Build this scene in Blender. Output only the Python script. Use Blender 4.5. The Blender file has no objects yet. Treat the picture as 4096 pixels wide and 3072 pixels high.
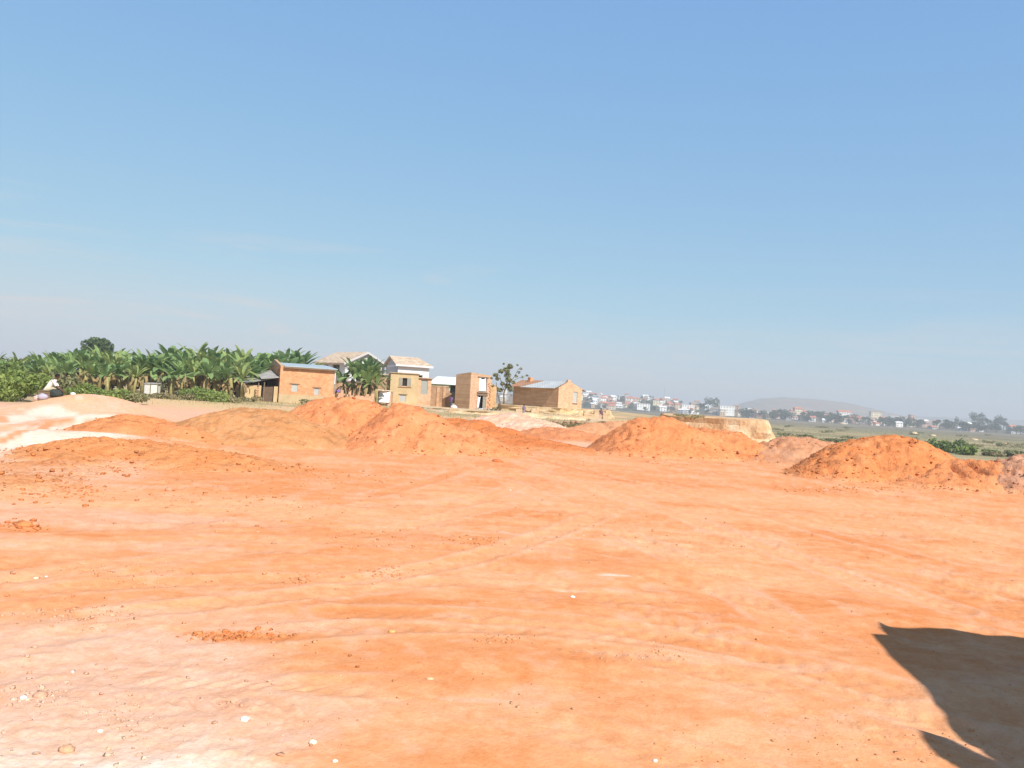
import bpy, math, random
import numpy as np
from mathutils import Vector, Matrix

random.seed(7)
R = math.radians
# ------------------------------------------------------------------ camera
CAM_H, PITCH, ROLL, F = 1.75, R(1.17), R(3.35), 3342.0      # F in photo pixels (4096 wide)
sc = bpy.context.scene
col = sc.collection
cam_d = bpy.data.cameras.new("camera")
cam_d.sensor_width = 36.0
cam_d.lens = 36.0 * F / 4096.0
cam_d.clip_start, cam_d.clip_end = 0.05, 20000
cam = bpy.data.objects.new("camera", cam_d)
col.objects.link(cam)
sc.camera = cam
fwd = Vector((0, math.cos(PITCH), math.sin(PITCH)))
r0 = Vector((1, 0, 0)); u0 = r0.cross(fwd)
rgt = r0 * math.cos(ROLL) + u0 * math.sin(ROLL)
upv = -r0 * math.sin(ROLL) + u0 * math.cos(ROLL)
m = Matrix((rgt, upv, -fwd)).transposed().to_4x4()
m.translation = Vector((0, 0, CAM_H))
cam.matrix_world = m
# ------------------------------------------------------------------ light
SUN_AZ, SUN_EL = R(149), R(43)                              # clockwise from +Y
sd = Vector((math.sin(SUN_AZ) * math.cos(SUN_EL), math.cos(SUN_AZ) * math.cos(SUN_EL), math.sin(SUN_EL)))
sun_d = bpy.data.lights.new("sun", 'SUN')
sun_d.energy, sun_d.angle, sun_d.color = 4.3, R(0.55), (1.0, 0.95, 0.88)
sun = bpy.data.objects.new("sun", sun_d)
sun.rotation_euler = (-sd).to_track_quat('-Z', 'Y').to_euler()
sun.location = (20, -30, 40)
col.objects.link(sun)
w = bpy.data.worlds.new("World"); sc.world = w; w.use_nodes = True
nt = w.node_tree; nt.nodes.clear()
sky = nt.nodes.new("ShaderNodeTexSky"); sky.sky_type = 'NISHITA'; sky.sun_disc = False
sky.sun_elevation, sky.sun_rotation = SUN_EL, SUN_AZ
sky.air_density, sky.dust_density, sky.ozone_density, sky.altitude = 1.0, 1.6, 1.2, 1250
sep, com = nt.nodes.new("ShaderNodeSeparateColor"), nt.nodes.new("ShaderNodeCombineColor")
nt.links.new(sky.outputs[0], sep.inputs[0])
for i_, (k_, g_) in enumerate(((1.50, .56), (2.52, .42), (5.1, .12))):      # the camera's flatter rendering of the clear sky
    pw = nt.nodes.new("ShaderNodeMath"); pw.operation = 'POWER'; pw.inputs[1].default_value = g_
    ml = nt.nodes.new("ShaderNodeMath"); ml.operation = 'MULTIPLY'; ml.inputs[1].default_value = k_
    nt.links.new(sep.outputs[i_], pw.inputs[0]); nt.links.new(pw.outputs[0], ml.inputs[0]); nt.links.new(ml.outputs[0], com.inputs[i_])
bg = nt.nodes.new("ShaderNodeBackground"); bg.inputs[1].default_value = 0.084
out = nt.nodes.new("ShaderNodeOutputWorld")
tcw, sxw = nt.nodes.new("ShaderNodeTexCoord"), nt.nodes.new("ShaderNodeSeparateXYZ")
nt.links.new(tcw.outputs['Generated'], sxw.inputs[0])
def wmap(a, b, c, d, src):
    n_ = nt.nodes.new("ShaderNodeMapRange"); n_.interpolation_type = 'SMOOTHSTEP'
    for i_, v_ in zip((1, 2, 3, 4), (a, b, c, d)): n_.inputs[i_].default_value = v_
    nt.links.new(src, n_.inputs[0]); return n_.outputs[0]
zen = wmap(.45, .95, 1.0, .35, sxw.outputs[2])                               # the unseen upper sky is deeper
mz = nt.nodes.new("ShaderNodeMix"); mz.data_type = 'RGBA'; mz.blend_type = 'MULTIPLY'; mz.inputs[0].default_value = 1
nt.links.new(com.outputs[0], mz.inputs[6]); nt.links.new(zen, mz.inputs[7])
nzw = nt.nodes.new("ShaderNodeTexNoise"); nzw.inputs['Scale'].default_value = 3.0; nzw.inputs['Detail'].default_value = 3
mpw = nt.nodes.new("ShaderNodeMapping"); mpw.inputs['Scale'].default_value = (1, 1, 7)
nt.links.new(tcw.outputs['Generated'], mpw.inputs[0]); nt.links.new(mpw.outputs[0], nzw.inputs['Vector'])
adz = nt.nodes.new("ShaderNodeMath"); adz.operation = 'MULTIPLY_ADD'; adz.inputs[1].default_value = -.07
nt.links.new(nzw.outputs['Fac'], adz.inputs[0]); nt.links.new(sxw.outputs[2], adz.inputs[2])
axz = nt.nodes.new("ShaderNodeMath"); axz.operation = 'MULTIPLY_ADD'; axz.inputs[1].default_value = .045   # a little deeper to the left
nt.links.new(sxw.outputs[0], axz.inputs[0]); nt.links.new(adz.outputs[0], axz.inputs[2])
dust = wmap(-.06, .11, .93, 0.0, axz.outputs[0])
md_ = nt.nodes.new("ShaderNodeMix"); md_.data_type = 'RGBA'
nt.links.new(dust, md_.inputs[0]); nt.links.new(mz.outputs[2], md_.inputs[6]); md_.inputs[7].default_value = (5.0, 5.35, 5.75, 1)
wz_ = nt.nodes.new("ShaderNodeTexNoise"); wz_.inputs['Scale'].default_value = 2.2; wz_.inputs['Detail'].default_value = 7; wz_.inputs['Roughness'].default_value = .62; wz_.inputs['Distortion'].default_value = .8
mp2 = nt.nodes.new("ShaderNodeMapping"); mp2.inputs['Scale'].default_value = (1.2, 1.2, 16); mp2.inputs['Rotation'].default_value = (0, R(4), 0)
nt.links.new(tcw.outputs['Generated'], mp2.inputs[0]); nt.links.new(mp2.outputs[0], wz_.inputs['Vector'])
wsp = wmap(.48, .68, 0, 1, wz_.outputs['Fac']); low_ = wmap(.02, .17, 1, 0, axz.outputs[0]); lft_ = wmap(-.35, .3, .85, .3, sxw.outputs[0])
m1_, m2_ = nt.nodes.new("ShaderNodeMath"), nt.nodes.new("ShaderNodeMath"); m1_.operation = m2_.operation = 'MULTIPLY'
nt.links.new(wsp, m1_.inputs[0]); nt.links.new(low_, m1_.inputs[1]); nt.links.new(m1_.outputs[0], m2_.inputs[0]); nt.links.new(lft_, m2_.inputs[1])
mw_ = nt.nodes.new("ShaderNodeMix"); mw_.data_type = 'RGBA'; nt.links.new(m2_.outputs[0], mw_.inputs[0]); nt.links.new(md_.outputs[2], mw_.inputs[6]); mw_.inputs[7].default_value = (5.9, 5.55, 5.5, 1)
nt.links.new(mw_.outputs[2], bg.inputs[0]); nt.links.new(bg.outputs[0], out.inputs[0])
vs = sc.view_settings
vs.view_transform, vs.look, vs.gamma, vs.use_curve_mapping = 'Standard', 'None', 1.0, False
vs.exposure = 0.62
sc.cycles.max_bounces = 6
sc.cycles.volume_bounces = 0
sc.cycles.transparent_max_bounces = 8

# ------------------------------------------------------------------ picture geometry -> world points
def ray(sx, sy):
    d = fwd + rgt * ((sx - 2048.0) / F) - upv * ((sy - 1536.0) / F)
    return d
def at(sx, sy, D):                      # world point seen at photo pixel (sx, sy) at depth Y = D
    d = ray(sx, sy)
    return Vector((0, 0, CAM_H)) + d * (D / d.y)
def gnd(sx, sy, z=0.0):                 # the point of the level z seen at that pixel
    d = ray(sx, sy)
    t = (z - CAM_H) / d.z
    return Vector((0, 0, CAM_H)) + d * t
def proj(p):
    v = Vector(p) - Vector((0, 0, CAM_H))
    zc = v.dot(fwd)
    return 2048 + F * v.dot(rgt) / zc, 1536 - F * v.dot(upv) / zc
def ov(x, y):                           # overview pixel -> photo pixel
    return x * 1.8517, y * 1.8517

# ------------------------------------------------------------------ numpy noise
def _h(ix, iy, s):
    n = (ix.astype(np.int64) * 374761393 + iy.astype(np.int64) * 668265263 + s * 1442695041) & 0xFFFFFFFF
    n = ((n ^ (n >> 13)) * 1274126177) & 0xFFFFFFFF
    n = ((n ^ (n >> 16)) * 2246822519) & 0xFFFFFFFF
    return ((n ^ (n >> 15)) & 0xFFFFFF) / float(0xFFFFFF)
def vn(x, y, s=0):
    x = np.asarray(x, float); y = np.asarray(y, float)
    ix, iy = np.floor(x), np.floor(y); fx, fy = x - ix, y - iy
    fx = fx * fx * (3 - 2 * fx); fy = fy * fy * (3 - 2 * fy)
    a, b = _h(ix, iy, s), _h(ix + 1, iy, s); c, d = _h(ix, iy + 1, s), _h(ix + 1, iy + 1, s)
    return (a + (b - a) * fx) * (1 - fy) + (c + (d - c) * fx) * fy
def fbm(x, y, o=4, s=0, g=0.5):
    t, a, n = 0, 1.0, 0
    for k in range(o):
        t = t + a * vn(x * 2 ** k + 17.3 * k, y * 2 ** k - 9.1 * k, s + k * 31); n += a; a *= g
    return t / n
def ss(a, b, x):
    t = np.clip((x - a) / (b - a), 0, 1)
    return t * t * (3 - 2 * t)
def lerp(a, b, t): return a + (b - a) * t

# ------------------------------------------------------------------ materials
MATS = {}
def mat(name, rgb, rough=0.85, var=0.15, scale=3.0, bump=0.0, bscale=20.0, spec=0.2, kind=None, rgb2=None, metal=0.0, transl=0.0):
    if name in MATS: return MATS[name]
    mt = bpy.data.materials.new(name); mt.use_nodes = True; n = mt.node_tree.nodes; l = mt.node_tree.links
    b = n["Principled BSDF"]; b.inputs['Roughness'].default_value = rough; b.inputs['Metallic'].default_value = metal
    b.inputs['Specular IOR Level'].default_value = spec
    tc = n.new("ShaderNodeTexCoord"); nz = n.new("ShaderNodeTexNoise")
    nz.inputs['Scale'].default_value = scale; nz.inputs['Detail'].default_value = 6; nz.inputs['Roughness'].default_value = 0.65
    l.new(tc.outputs['Object'], nz.inputs['Vector'])
    rp = n.new("ShaderNodeValToRGB")
    c2 = rgb2 or tuple(min(1, c * (1 + var)) for c in rgb)
    c1 = tuple(c * (1 - var) for c in rgb)
    rp.color_ramp.elements[0].position = 0.3; rp.color_ramp.elements[1].position = 0.7
    rp.color_ramp.elements[0].color = (*c1, 1); rp.color_ramp.elements[1].color = (*c2, 1)
    l.new(nz.outputs['Fac'], rp.inputs[0])
    last = rp.outputs[0]
    if kind == 'brick':
        br = n.new("ShaderNodeTexBrick")
        br.inputs['Scale'].default_value = 1.0; br.inputs['Brick Width'].default_value = 0.34; br.inputs['Row Height'].default_value = 0.16
        br.inputs['Mortar Size'].default_value = 0.018
        br.inputs['Color1'].default_value = (1, 1, 1, 1); br.inputs['Color2'].default_value = (0.74, 0.7, 0.66, 1); br.inputs['Mortar'].default_value = (0.8, 0.78, 0.72, 1)
        sx = n.new("ShaderNodeSeparateXYZ"); l.new(tc.outputs['Object'], sx.inputs[0])
        ad = n.new("ShaderNodeMath"); l.new(sx.outputs[0], ad.inputs[0]); l.new(sx.outputs[1], ad.inputs[1])
        cx = n.new("ShaderNodeCombineXYZ"); l.new(ad.outputs[0], cx.inputs[0]); l.new(sx.outputs[2], cx.inputs[1])
        l.new(cx.outputs[0], br.inputs['Vector'])
        mx = n.new("ShaderNodeMix"); mx.data_type = 'RGBA'; mx.blend_type = 'MULTIPLY'; mx.inputs[0].default_value = 1
        l.new(last, mx.inputs[6]); l.new(br.outputs['Color'], mx.inputs[7]); last = mx.outputs[2]
    if kind == 'corrugated':
        wv = n.new("ShaderNodeTexWave"); wv.inputs['Scale'].default_value = 1.6; wv.inputs['Distortion'].default_value = 0.3
        l.new(tc.outputs['Object'], wv.inputs['Vector'])
        mx = n.new("ShaderNodeMix"); mx.data_type = 'RGBA'; mx.blend_type = 'MULTIPLY'; mx.inputs[0].default_value = 0.25
        l.new(last, mx.inputs[6]); l.new(wv.outputs['Color'], mx.inputs[7]); last = mx.outputs[2]
    l.new(last, b.inputs['Base Color'])
    if bump:
        nb = n.new("ShaderNodeTexNoise"); nb.inputs['Scale'].default_value = bscale; nb.inputs['Detail'].default_value = 5
        l.new(tc.outputs['Object'], nb.inputs['Vector'])
        bp = n.new("ShaderNodeBump"); bp.inputs['Strength'].default_value = bump; bp.inputs['Distance'].default_value = 0.05
        l.new(nb.outputs['Fac'], bp.inputs['Height']); l.new(bp.outputs[0], b.inputs['Normal'])
    if transl:
        tr = n.new("ShaderNodeBsdfTranslucent"); l.new(last, tr.inputs[0])
        ms = n.new("ShaderNodeMixShader"); ms.inputs[0].default_value = transl
        l.new(b.outputs[0], ms.inputs[1]); l.new(tr.outputs[0], ms.inputs[2])
        l.new(ms.outputs[0], n["Material Output"].inputs[0])
    MATS[name] = mt
    return mt
def soil_mat(name, fine=30.0, bump=0.5, attr=True, rgb=(0.6, 0.27, 0.12), dist=0.02):
    mt = bpy.data.materials.new(name); mt.use_nodes = True; n = mt.node_tree.nodes; l = mt.node_tree.links
    b = n["Principled BSDF"]; b.inputs['Roughness'].default_value = 0.95; b.inputs['Specular IOR Level'].default_value = 0.1
    tc = n.new("ShaderNodeTexCoord"); nz = n.new("ShaderNodeTexNoise")
    nz.inputs['Scale'].default_value = fine; nz.inputs['Detail'].default_value = 7; nz.inputs['Roughness'].default_value = 0.7
    l.new(tc.outputs['Object'], nz.inputs['Vector'])
    rp = n.new("ShaderNodeValToRGB"); e = rp.color_ramp.elements
    e[0].position, e[1].position = 0.28, 0.72
    e[0].color, e[1].color = (0.88, 0.84, 0.80, 1), (1.06, 1.08, 1.10, 1)
    l.new(nz.outputs['Fac'], rp.inputs[0])
    mx = n.new("ShaderNodeMix"); mx.data_type = 'RGBA'; mx.blend_type = 'MULTIPLY'; mx.inputs[0].default_value = 1
    if attr:
        at_ = n.new("ShaderNodeAttribute"); at_.attribute_name = "soil"; l.new(at_.outputs['Color'], mx.inputs[6])
    else:
        mx.inputs[6].default_value = (*rgb, 1)
    l.new(rp.outputs[0], mx.inputs[7])
    n3 = n.new("ShaderNodeTexNoise"); n3.inputs['Scale'].default_value = fine * .17; n3.inputs['Detail'].default_value = 8; n3.inputs['Roughness'].default_value = 0.72
    n3.inputs['Distortion'].default_value = .6; l.new(tc.outputs['Object'], n3.inputs['Vector'])
    r3 = n.new("ShaderNodeValToRGB"); e3 = r3.color_ramp.elements
    e3[0].position, e3[1].position = 0.36, 0.64
    e3[0].color, e3[1].color = (0.95, 0.87, 0.78, 1), (1.04, 1.10, 1.16, 1)
    l.new(n3.outputs['Fac'], r3.inputs[0])
    m3 = n.new("ShaderNodeMix"); m3.data_type = 'RGBA'; m3.blend_type = 'MULTIPLY'; m3.inputs[0].default_value = 1
    l.new(mx.outputs[2], m3.inputs[6]); l.new(r3.outputs[0], m3.inputs[7]); l.new(m3.outputs[2], b.inputs['Base Color'])
    bp = n.new("ShaderNodeBump"); bp.inputs['Strength'].default_value = bump; bp.inputs['Distance'].default_value = dist
    n2 = n.new("ShaderNodeTexNoise"); n2.inputs['Scale'].default_value = fine * 1.6; n2.inputs['Detail'].default_value = 6
    l.new(tc.outputs['Object'], n2.inputs['Vector']); l.new(n2.outputs['Fac'], bp.inputs['Height']); l.new(bp.outputs[0], b.inputs['Normal'])
    MATS[name] = mt
    return mt

# ------------------------------------------------------------------ mesh helpers
def tag(o, label=None, cat=None, group=None, kind=None):
    if label: o['label'] = label
    if cat: o['category'] = cat
    if group: o['group'] = group
    if kind: o['kind'] = kind
    return o
def empty(name, loc, label=None, cat=None, group=None):
    o = bpy.data.objects.new(name, None); col.objects.link(o); o.location = loc; o.empty_display_size = 0.2
    return tag(o, label, cat, group)
def np_mesh(name, V, Fq, material, parent=None, smooth=False, colors=None, origin=None):
    """V (n,3) world coordinates; Fq (m,k) or a list of face tuples."""
    me = bpy.data.meshes.new(name)
    V = np.asarray(V, dtype=np.float64)
    org = np.array(parent.location if (parent is not None and parent.type == 'EMPTY') else (origin if origin is not None else (0, 0, 0)), float)
    if parent is not None and parent.type != 'EMPTY': org = np.array(parent['org'], float)
    L = V - org
    if isinstance(Fq, np.ndarray):
        k = Fq.shape[1]; me.vertices.add(len(L)); me.vertices.foreach_set("co", L.astype(np.float32).ravel())
        me.loops.add(Fq.size); me.loops.foreach_set("vertex_index", Fq.astype(np.int32).ravel())
        me.polygons.add(len(Fq)); me.polygons.foreach_set("loop_start", (np.arange(len(Fq)) * k).astype(np.int32))
        me.polygons.foreach_set("loop_total", np.full(len(Fq), k, np.int32))
        me.update(calc_edges=True); me.validate()
    else:
        me.from_pydata([tuple(v) for v in L], [], [tuple(f) for f in Fq]); me.update()
    if colors is not None:
        a = me.color_attributes.new("soil", 'FLOAT_COLOR', 'POINT')
        a.data.foreach_set("color", np.concatenate([colors, np.ones((len(colors), 1))], 1).astype(np.float32).ravel())
    if smooth: me.polygons.foreach_set("use_smooth", np.ones(len(me.polygons), bool))
    if material is not None: me.materials.append(material)
    o = bpy.data.objects.new(name, me); col.objects.link(o)
    o['org'] = [float(c) for c in org]
    if parent is not None: o.parent = parent
    elif origin is not None: o.location = origin
    return o
class MB:
    def __init__(s): s.v, s.f = [], []
    def add(s, vs_, fs):
        n = len(s.v); s.v += [Vector(p) for p in vs_]; s.f += [tuple(i + n for i in f) for f in fs]; return s
    def obox(s, o, a, b, c):            # oriented box: corner o, edge vectors a, b, c
        o, a, b, c = map(Vector, (o, a, b, c))
        s.add([o, o + a, o + a + b, o + b, o + c, o + a + c, o + a + b + c, o + b + c],
              [(0, 3, 2, 1), (4, 5, 6, 7), (0, 1, 5, 4), (1, 2, 6, 5), (2, 3, 7, 6), (3, 0, 4, 7)]); return s
    def prism(s, pts, ext):
        pts = [Vector(p) for p in pts]; n = len(pts); e = Vector(ext)
        s.add(pts + [p + e for p in pts], [tuple(range(n))[::-1], tuple(range(n, 2 * n))] + [(i, (i + 1) % n, n + (i + 1) % n, n + i) for i in range(n)]); return s
    def tube(s, pts, rad, n=6):
        pts = [Vector(p) for p in pts]; base = len(s.v); vv = []
        for i, p in enumerate(pts):
            d = (pts[min(i + 1, len(pts) - 1)] - pts[max(i - 1, 0)]).normalized()
            a = d.orthogonal().normalized(); b = d.cross(a); r = rad[i] if isinstance(rad, (list, tuple)) else rad
            for k in range(n):
                t = 2 * math.pi * k / n; vv.append(p + a * math.cos(t) * r + b * math.sin(t) * r)
        f = [(i * n + k, i * n + (k + 1) % n, (i + 1) * n + (k + 1) % n, (i + 1) * n + k) for i in range(len(pts) - 1) for k in range(n)]
        f += [tuple(range(n))[::-1], tuple((len(pts) - 1) * n + k for k in range(n))]
        s.add(vv, f); return s
    def build(s, name, material, parent=None, smooth=False, origin=None):
        return np_mesh(name, [tuple(p) for p in s.v], s.f, material, parent, smooth, origin=origin)

# unit icosphere once
def _ico(sub):
    import bmesh
    bm = bmesh.new(); bmesh.ops.create_icosphere(bm, subdivisions=sub, radius=1.0)
    v = np.array([x.co[:] for x in bm.verts]); f = np.array([[a.index for a in q.verts] for q in bm.faces]); bm.free()
    return v, f
ICO1, ICO2, ICO3 = _ico(1), _ico(2), _ico(3)
rng = np.random.default_rng(11)
def lumps(centers, sizes, ico=ICO1, flat=0.7, jag=0.28):
    """many little irregular clods as one vertex/face block"""
    V0, F0 = ico; n = len(centers); k = len(V0)
    Vv = V0[None] * (1 + jag * rng.standard_normal((n, k, 1)).clip(-1.6, 1.6))
    sc3 = np.stack([sizes * rng.uniform(.8, 1.35, n), sizes * rng.uniform(.8, 1.2, n), sizes * rng.uniform(.7, 1.0, n) * flat], 1)
    Vv = Vv * sc3[:, None, :]
    a = rng.uniform(0, 6.28, n); c, s_ = np.cos(a)[:, None], np.sin(a)[:, None]
    x, y = Vv[..., 0] * c - Vv[..., 1] * s_, Vv[..., 0] * s_ + Vv[..., 1] * c
    Vv = np.stack([x, y, Vv[..., 2]], -1) + centers[:, None, :]
    Fv = F0[None] + (np.arange(n) * k)[:, None, None]
    return Vv.reshape(-1, 3), Fv.reshape(-1, 3)
def leafcloud(C, Rad, n, size, seed=0, squash=1.0, up=0.0):
    """n leaf quads spread through ellipsoids at C (k,3) with radii Rad (k,3)"""
    g = np.random.default_rng(seed); k = len(C)
    wts = np.prod(Rad, 1) ** 0.7; idx = g.choice(k, n, p=wts / wts.sum())
    d = g.standard_normal((n, 3)); d /= np.linalg.norm(d, axis=1)[:, None]
    rr = g.uniform(0.25, 1, n) ** 0.5
    p = C[idx] + d * rr[:, None] * Rad[idx]
    a = g.standard_normal((n, 3)); a[:, 2] = a[:, 2] * squash + up; a /= np.linalg.norm(a, axis=1)[:, None]
    b = np.cross(a, g.standard_normal((n, 3))); b /= np.linalg.norm(b, axis=1)[:, None]
    s_ = size * g.uniform(.6, 1.3, n)[:, None]
    V = np.stack([p - a * s_ * .5, p + b * s_ * .28, p + a * s_ * .5, p - b * s_ * .28], 1).reshape(-1, 3)
    Fq = np.arange(4 * n).reshape(n, 4)
    return V, Fq

# ------------------------------------------------------------------ terrain height
MOUNDS = []      # (x, y, rx, ry, rot, h)
def mound(sx, sy, D, rx, ry, rot=0.0, zpk=None):
    p = at(sx, sy, D); MOUNDS.append((p.x, p.y, rx, ry, rot, p.z if zpk is None else zpk))
mound(370, 1575, 36, 2.7, 4.0, 0.0)                       # smooth pale ridge at the left
mound(130, 1665, 30, 3.2, 2.6, 0.25)
mound(40, 1700, 24, 3.0, 2.2, 0.3)
mound(310, 1725, 21, 3.0, 1.6, 0.2)
mound(480, 1650, 27, 2.6, 2.0, -0.1)
E_T = [-3, .05, .19, .23, .27, .30, .335, .4, 3]; E_D = [420, 420, 170, 90, 72, 62, 40, 38, 38]
H_T = [-.2, -.05, .08, .13, .17, .22, .28, .34, .42, .55, .9]; H_H = [9, 15, 16.5, 17.5, 16, 12, 9, 8.5, 6, 4.5, 4]
LUGS = []
for i in range(6):                                         # row of lug prints in the middle ground
    LUGS.append((gnd(2255 + i * 88, 2605 + i * 7), 0.05, 0.03, 0.5, 0.016))
for i in range(8):                                         # herringbone prints of a dozer / tractor at the left
    p = gnd(600 + i * 88, 2720 + i * 4); q = gnd(570 + i * 88, 2800 + i * 6)
    LUGS.append((p, 0.08, 0.02, -0.75, 0.010)); LUGS.append((q, 0.09, 0.02, 0.62, 0.010))
TRK = [(.3, 1.5, 4.75), (.3, 1.5, 6.4), (-1.5, 1.0, 8.8), (-1.5, 1.0, 10.6), (-7, -9, 15.2), (-7, -9, 16.9), (9, -14, 27.5), (9, -14, 29.3), (-16, -6, 21.5), (-16, -6, 23.2), (2, -30, 49), (2, -30, 50.8)]
PL = []      # wheel tracks that sweep from the ramp towards the near right, and across the left
for pts_ in ([(1120, 972), (1400, 1022), (1800, 1105), (2260, 1215)], [(1080, 985), (1450, 1085), (1850, 1200), (2260, 1330)], [(1060, 1000), (1350, 1110), (1700, 1250), (2050, 1430)], [(1180, 960), (1600, 1025), (2260, 1130)],
             [(-40, 1212), (400, 1165), (750, 1120), (1000, 1060), (1120, 1000)], [(-40, 1330), (450, 1245), (900, 1190), (1200, 1100)], [(-40, 1440), (500, 1370), (1000, 1300), (1500, 1290)], [(700, 1390), (1150, 1400), (1500, 1455), (1850, 1560)]):
    for off_ in (-.85, .85):
        q_ = [gnd(*ov(*p_)) for p_ in pts_]; q_ = [(a_.x, a_.y) for a_ in q_]
        for _ in range(2):
            n_ = [q_[0]]
            for a_, b_ in zip(q_[:-1], q_[1:]): n_ += [(a_[0] * .75 + b_[0] * .25, a_[1] * .75 + b_[1] * .25), (a_[0] * .25 + b_[0] * .75, a_[1] * .25 + b_[1] * .75)]
            q_ = n_ + [q_[-1]]
        PL.append([(a_[0] - (b_[1] - a_[1]) / math.hypot(b_[0] - a_[0], b_[1] - a_[1] + 1e-6) * off_, a_[1] + (b_[0] - a_[0]) / math.hypot(b_[0] - a_[0], b_[1] - a_[1] + 1e-6) * off_) for a_, b_ in zip(q_[:-1], q_[1:])])
def tracks(x, y):
    """distance across and run along each wheel track left on the pad"""
    for tx, ty, tr in TRK:
        dx, dy = x - tx, y - ty
        rr = np.hypot(dx, dy); a = np.arctan2(dx, dy)
        yield rr - tr + .25 * np.sin(a * 3 + tr), a * tr
    for pl in PL:
        dm = np.full(x.shape, 99.0); sm = np.zeros(x.shape); run = 0.0
        for (ax, ay), (bx_, by_) in zip(pl[:-1], pl[1:]):
            L = math.hypot(bx_ - ax, by_ - ay); ux, uy = (bx_ - ax) / L, (by_ - ay) / L
            al = np.clip((x - ax) * ux + (y - ay) * uy, 0, L); cr = (x - ax) * uy - (y - ay) * ux
            dd = np.hypot(x - ax - al * ux, y - ay - al * uy) * np.where(cr < 0, -1, 1)
            k = np.abs(dd) < np.abs(dm); dm = np.where(k, dd, dm); sm = np.where(k, run + al, sm); run += L
        yield dm, sm
def base_height(x, y):
    x = np.asarray(x, float); y = np.asarray(y, float)
    r = np.hypot(x, y); t = np.where(y > 1, x / np.maximum(y, 1), np.where(x > 0, 3, -3)).clip(-3, 3)
    E = np.interp(t, E_T, E_D) + 2.0 * (fbm(x / 9, y / 9, 3, 5) - .5)
    drop = ss(0, 1, (r - E) / (6 + 0.04 * r)) * np.where(y > -30, 1, 0)
    z = 0.35 * ss(45, 95, y) * ss(.35, .1, t)
    z = z + 0.12 * (fbm(x / 11, y / 11, 3, 2) - .5) * ss(4, 14, r)
    z = z * (1 - drop) - 2.4 * drop
    z = z + drop * (0.25 * (fbm(x / 25, y / 18, 4, 8) - .5))
    # the town ridge across the marsh, then rolling land behind
    hh = np.interp(t, H_T, H_H)
    z = z + hh * ss(1085, 1330, r) * (1 + .25 * (fbm(x / 120, y / 120, 3, 3) - .5)) * np.where(y > 0, 1, 0) - hh * .5 * ss(1500, 2300, r) * np.where(y > 0, 1, 0)
    mm = np.zeros_like(z)
    for mx_, my_, rx, ry, rot, h in MOUNDS:
        dx, dy = x - mx_, y - my_; c, s_ = math.cos(rot), math.sin(rot)
        a, b = (dx * c + dy * s_) / rx, (-dx * s_ + dy * c) / ry
        mm = np.maximum(mm, h * np.exp(-(a * a + b * b)))
    return z + mm
def fine_height(x, y):
    r = np.hypot(x, y)
    cx, cy = x - 0.3, y - 1.5
    rho = np.hypot(cx, cy); phi = np.arctan2(cx, cy) * 9
    near = ss(60, 20, r)
    z = 0.020 * (fbm(phi / 2.2, rho * 2.6, 3, 21) - .5)                     # graded tracks that run across the view
    z = z + 0.05 * (fbm(x * .9, y * .9, 5, 22, .55) - .5)
    m_ = ss(.55, .75, fbm(x * .55, y * .55, 3, 40))
    z = z + m_ * 0.07 * (fbm(x * 4.5, y * 4.5, 4, 23, .6) - .45)             # rough churned patches
    rgh = ss(.48, .66, fbm(x * .42 + 7, y * .42, 4, 91, .6)) + ss(-.12, -.32, x / np.maximum(y, .5)) * ss(9, 5.5, r) * .9
    lump = fbm(x * 7, y * 7, 4, 93, .6)
    z = z + np.clip(rgh, 0, 1.2) * (.008 * ss(.50, .72, lump) + .012 * (fbm(x * 19, y * 19, 3, 95, .6) - .5)) * ss(40, 12, r)
    left = ss(-.05, -.3, x / np.maximum(y, .5))
    z = z + left * .03 * (fbm(x * 3, y * 3, 4, 29, .6) - .5)
    z = z * near
    for k_, (d, s_) in enumerate(tracks(x, y)):
        rut = np.exp(-(d / .17) ** 4)
        lug = .5 + .5 * np.sin(s_ * 2 * math.pi / .17 + np.sign(d) * 1.2 + np.abs(d) * 18)
        keep = ss(.42, .58, fbm(s_ / 1.3, np.full_like(s_, 3.0 + k_), 3, 44 + k_))
        z = z - rut * (.007 + .007 * lug) * keep + .007 * np.exp(-((np.abs(d) - .23) / .05) ** 2) * keep
    for p, a, b, rot, h in LUGS:
        dx, dy = x - p.x, y - p.y
        c, s_ = math.cos(rot + 1.57), math.sin(rot + 1.57)
        u, v = (dx * c + dy * s_) / a, (-dx * s_ + dy * c) / b
        z = z + h * np.exp(-np.clip(u * u + v * v, 0, 30)) - h * .8 * np.exp(-np.clip(u * u + (v + 1.5) ** 2, 0, 30))
    return z
def hz(x, y):
    return float(base_height(np.array([x]), np.array([y]))[0])
def hzf(x, y):
    return float((base_height(np.array([x]), np.array([y])) + fine_height(np.array([x]), np.array([y])))[0])

# ------------------------------------------------------------------ soil colours (pigment of each patch of ground)
def hit(sx, sy):
    d = ray(sx, sy); Ds = np.arange(6, 70, .1); x_, y_ = d.x / d.y * Ds, Ds; z_ = CAM_H + d.z / d.y * Ds
    k_ = np.argmax(z_ <= base_height(x_, y_)); return x_[k_], y_[k_]
ORANGE = np.array((.70, .295, .125)); LIGHT = np.array((.77, .395, .21)); DEEP = np.array((.66, .235, .08))
PINK = np.array((.71, .43, .30)); WHITE = np.array((.76, .61, .495)); TAN = np.array((.44, .34, .20)); OCHRE = np.array((.62, .44, .23))
GREEN = np.array((.19, .185, .095)); GREY = np.array((.21, .18, .135)); DRY = np.array((.30, .26, .15)); BROWN = np.array((.09, .07, .05))
PATCH = []   # (sx, sy, z, rx, ry, colour, strength) patches of other soil
def patch(sx, sy, rx, ry, colr, st=.8, z=0.0):
    p = gnd(sx, sy, z); PATCH.append((p.x, p.y, rx, ry, colr, st))
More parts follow.
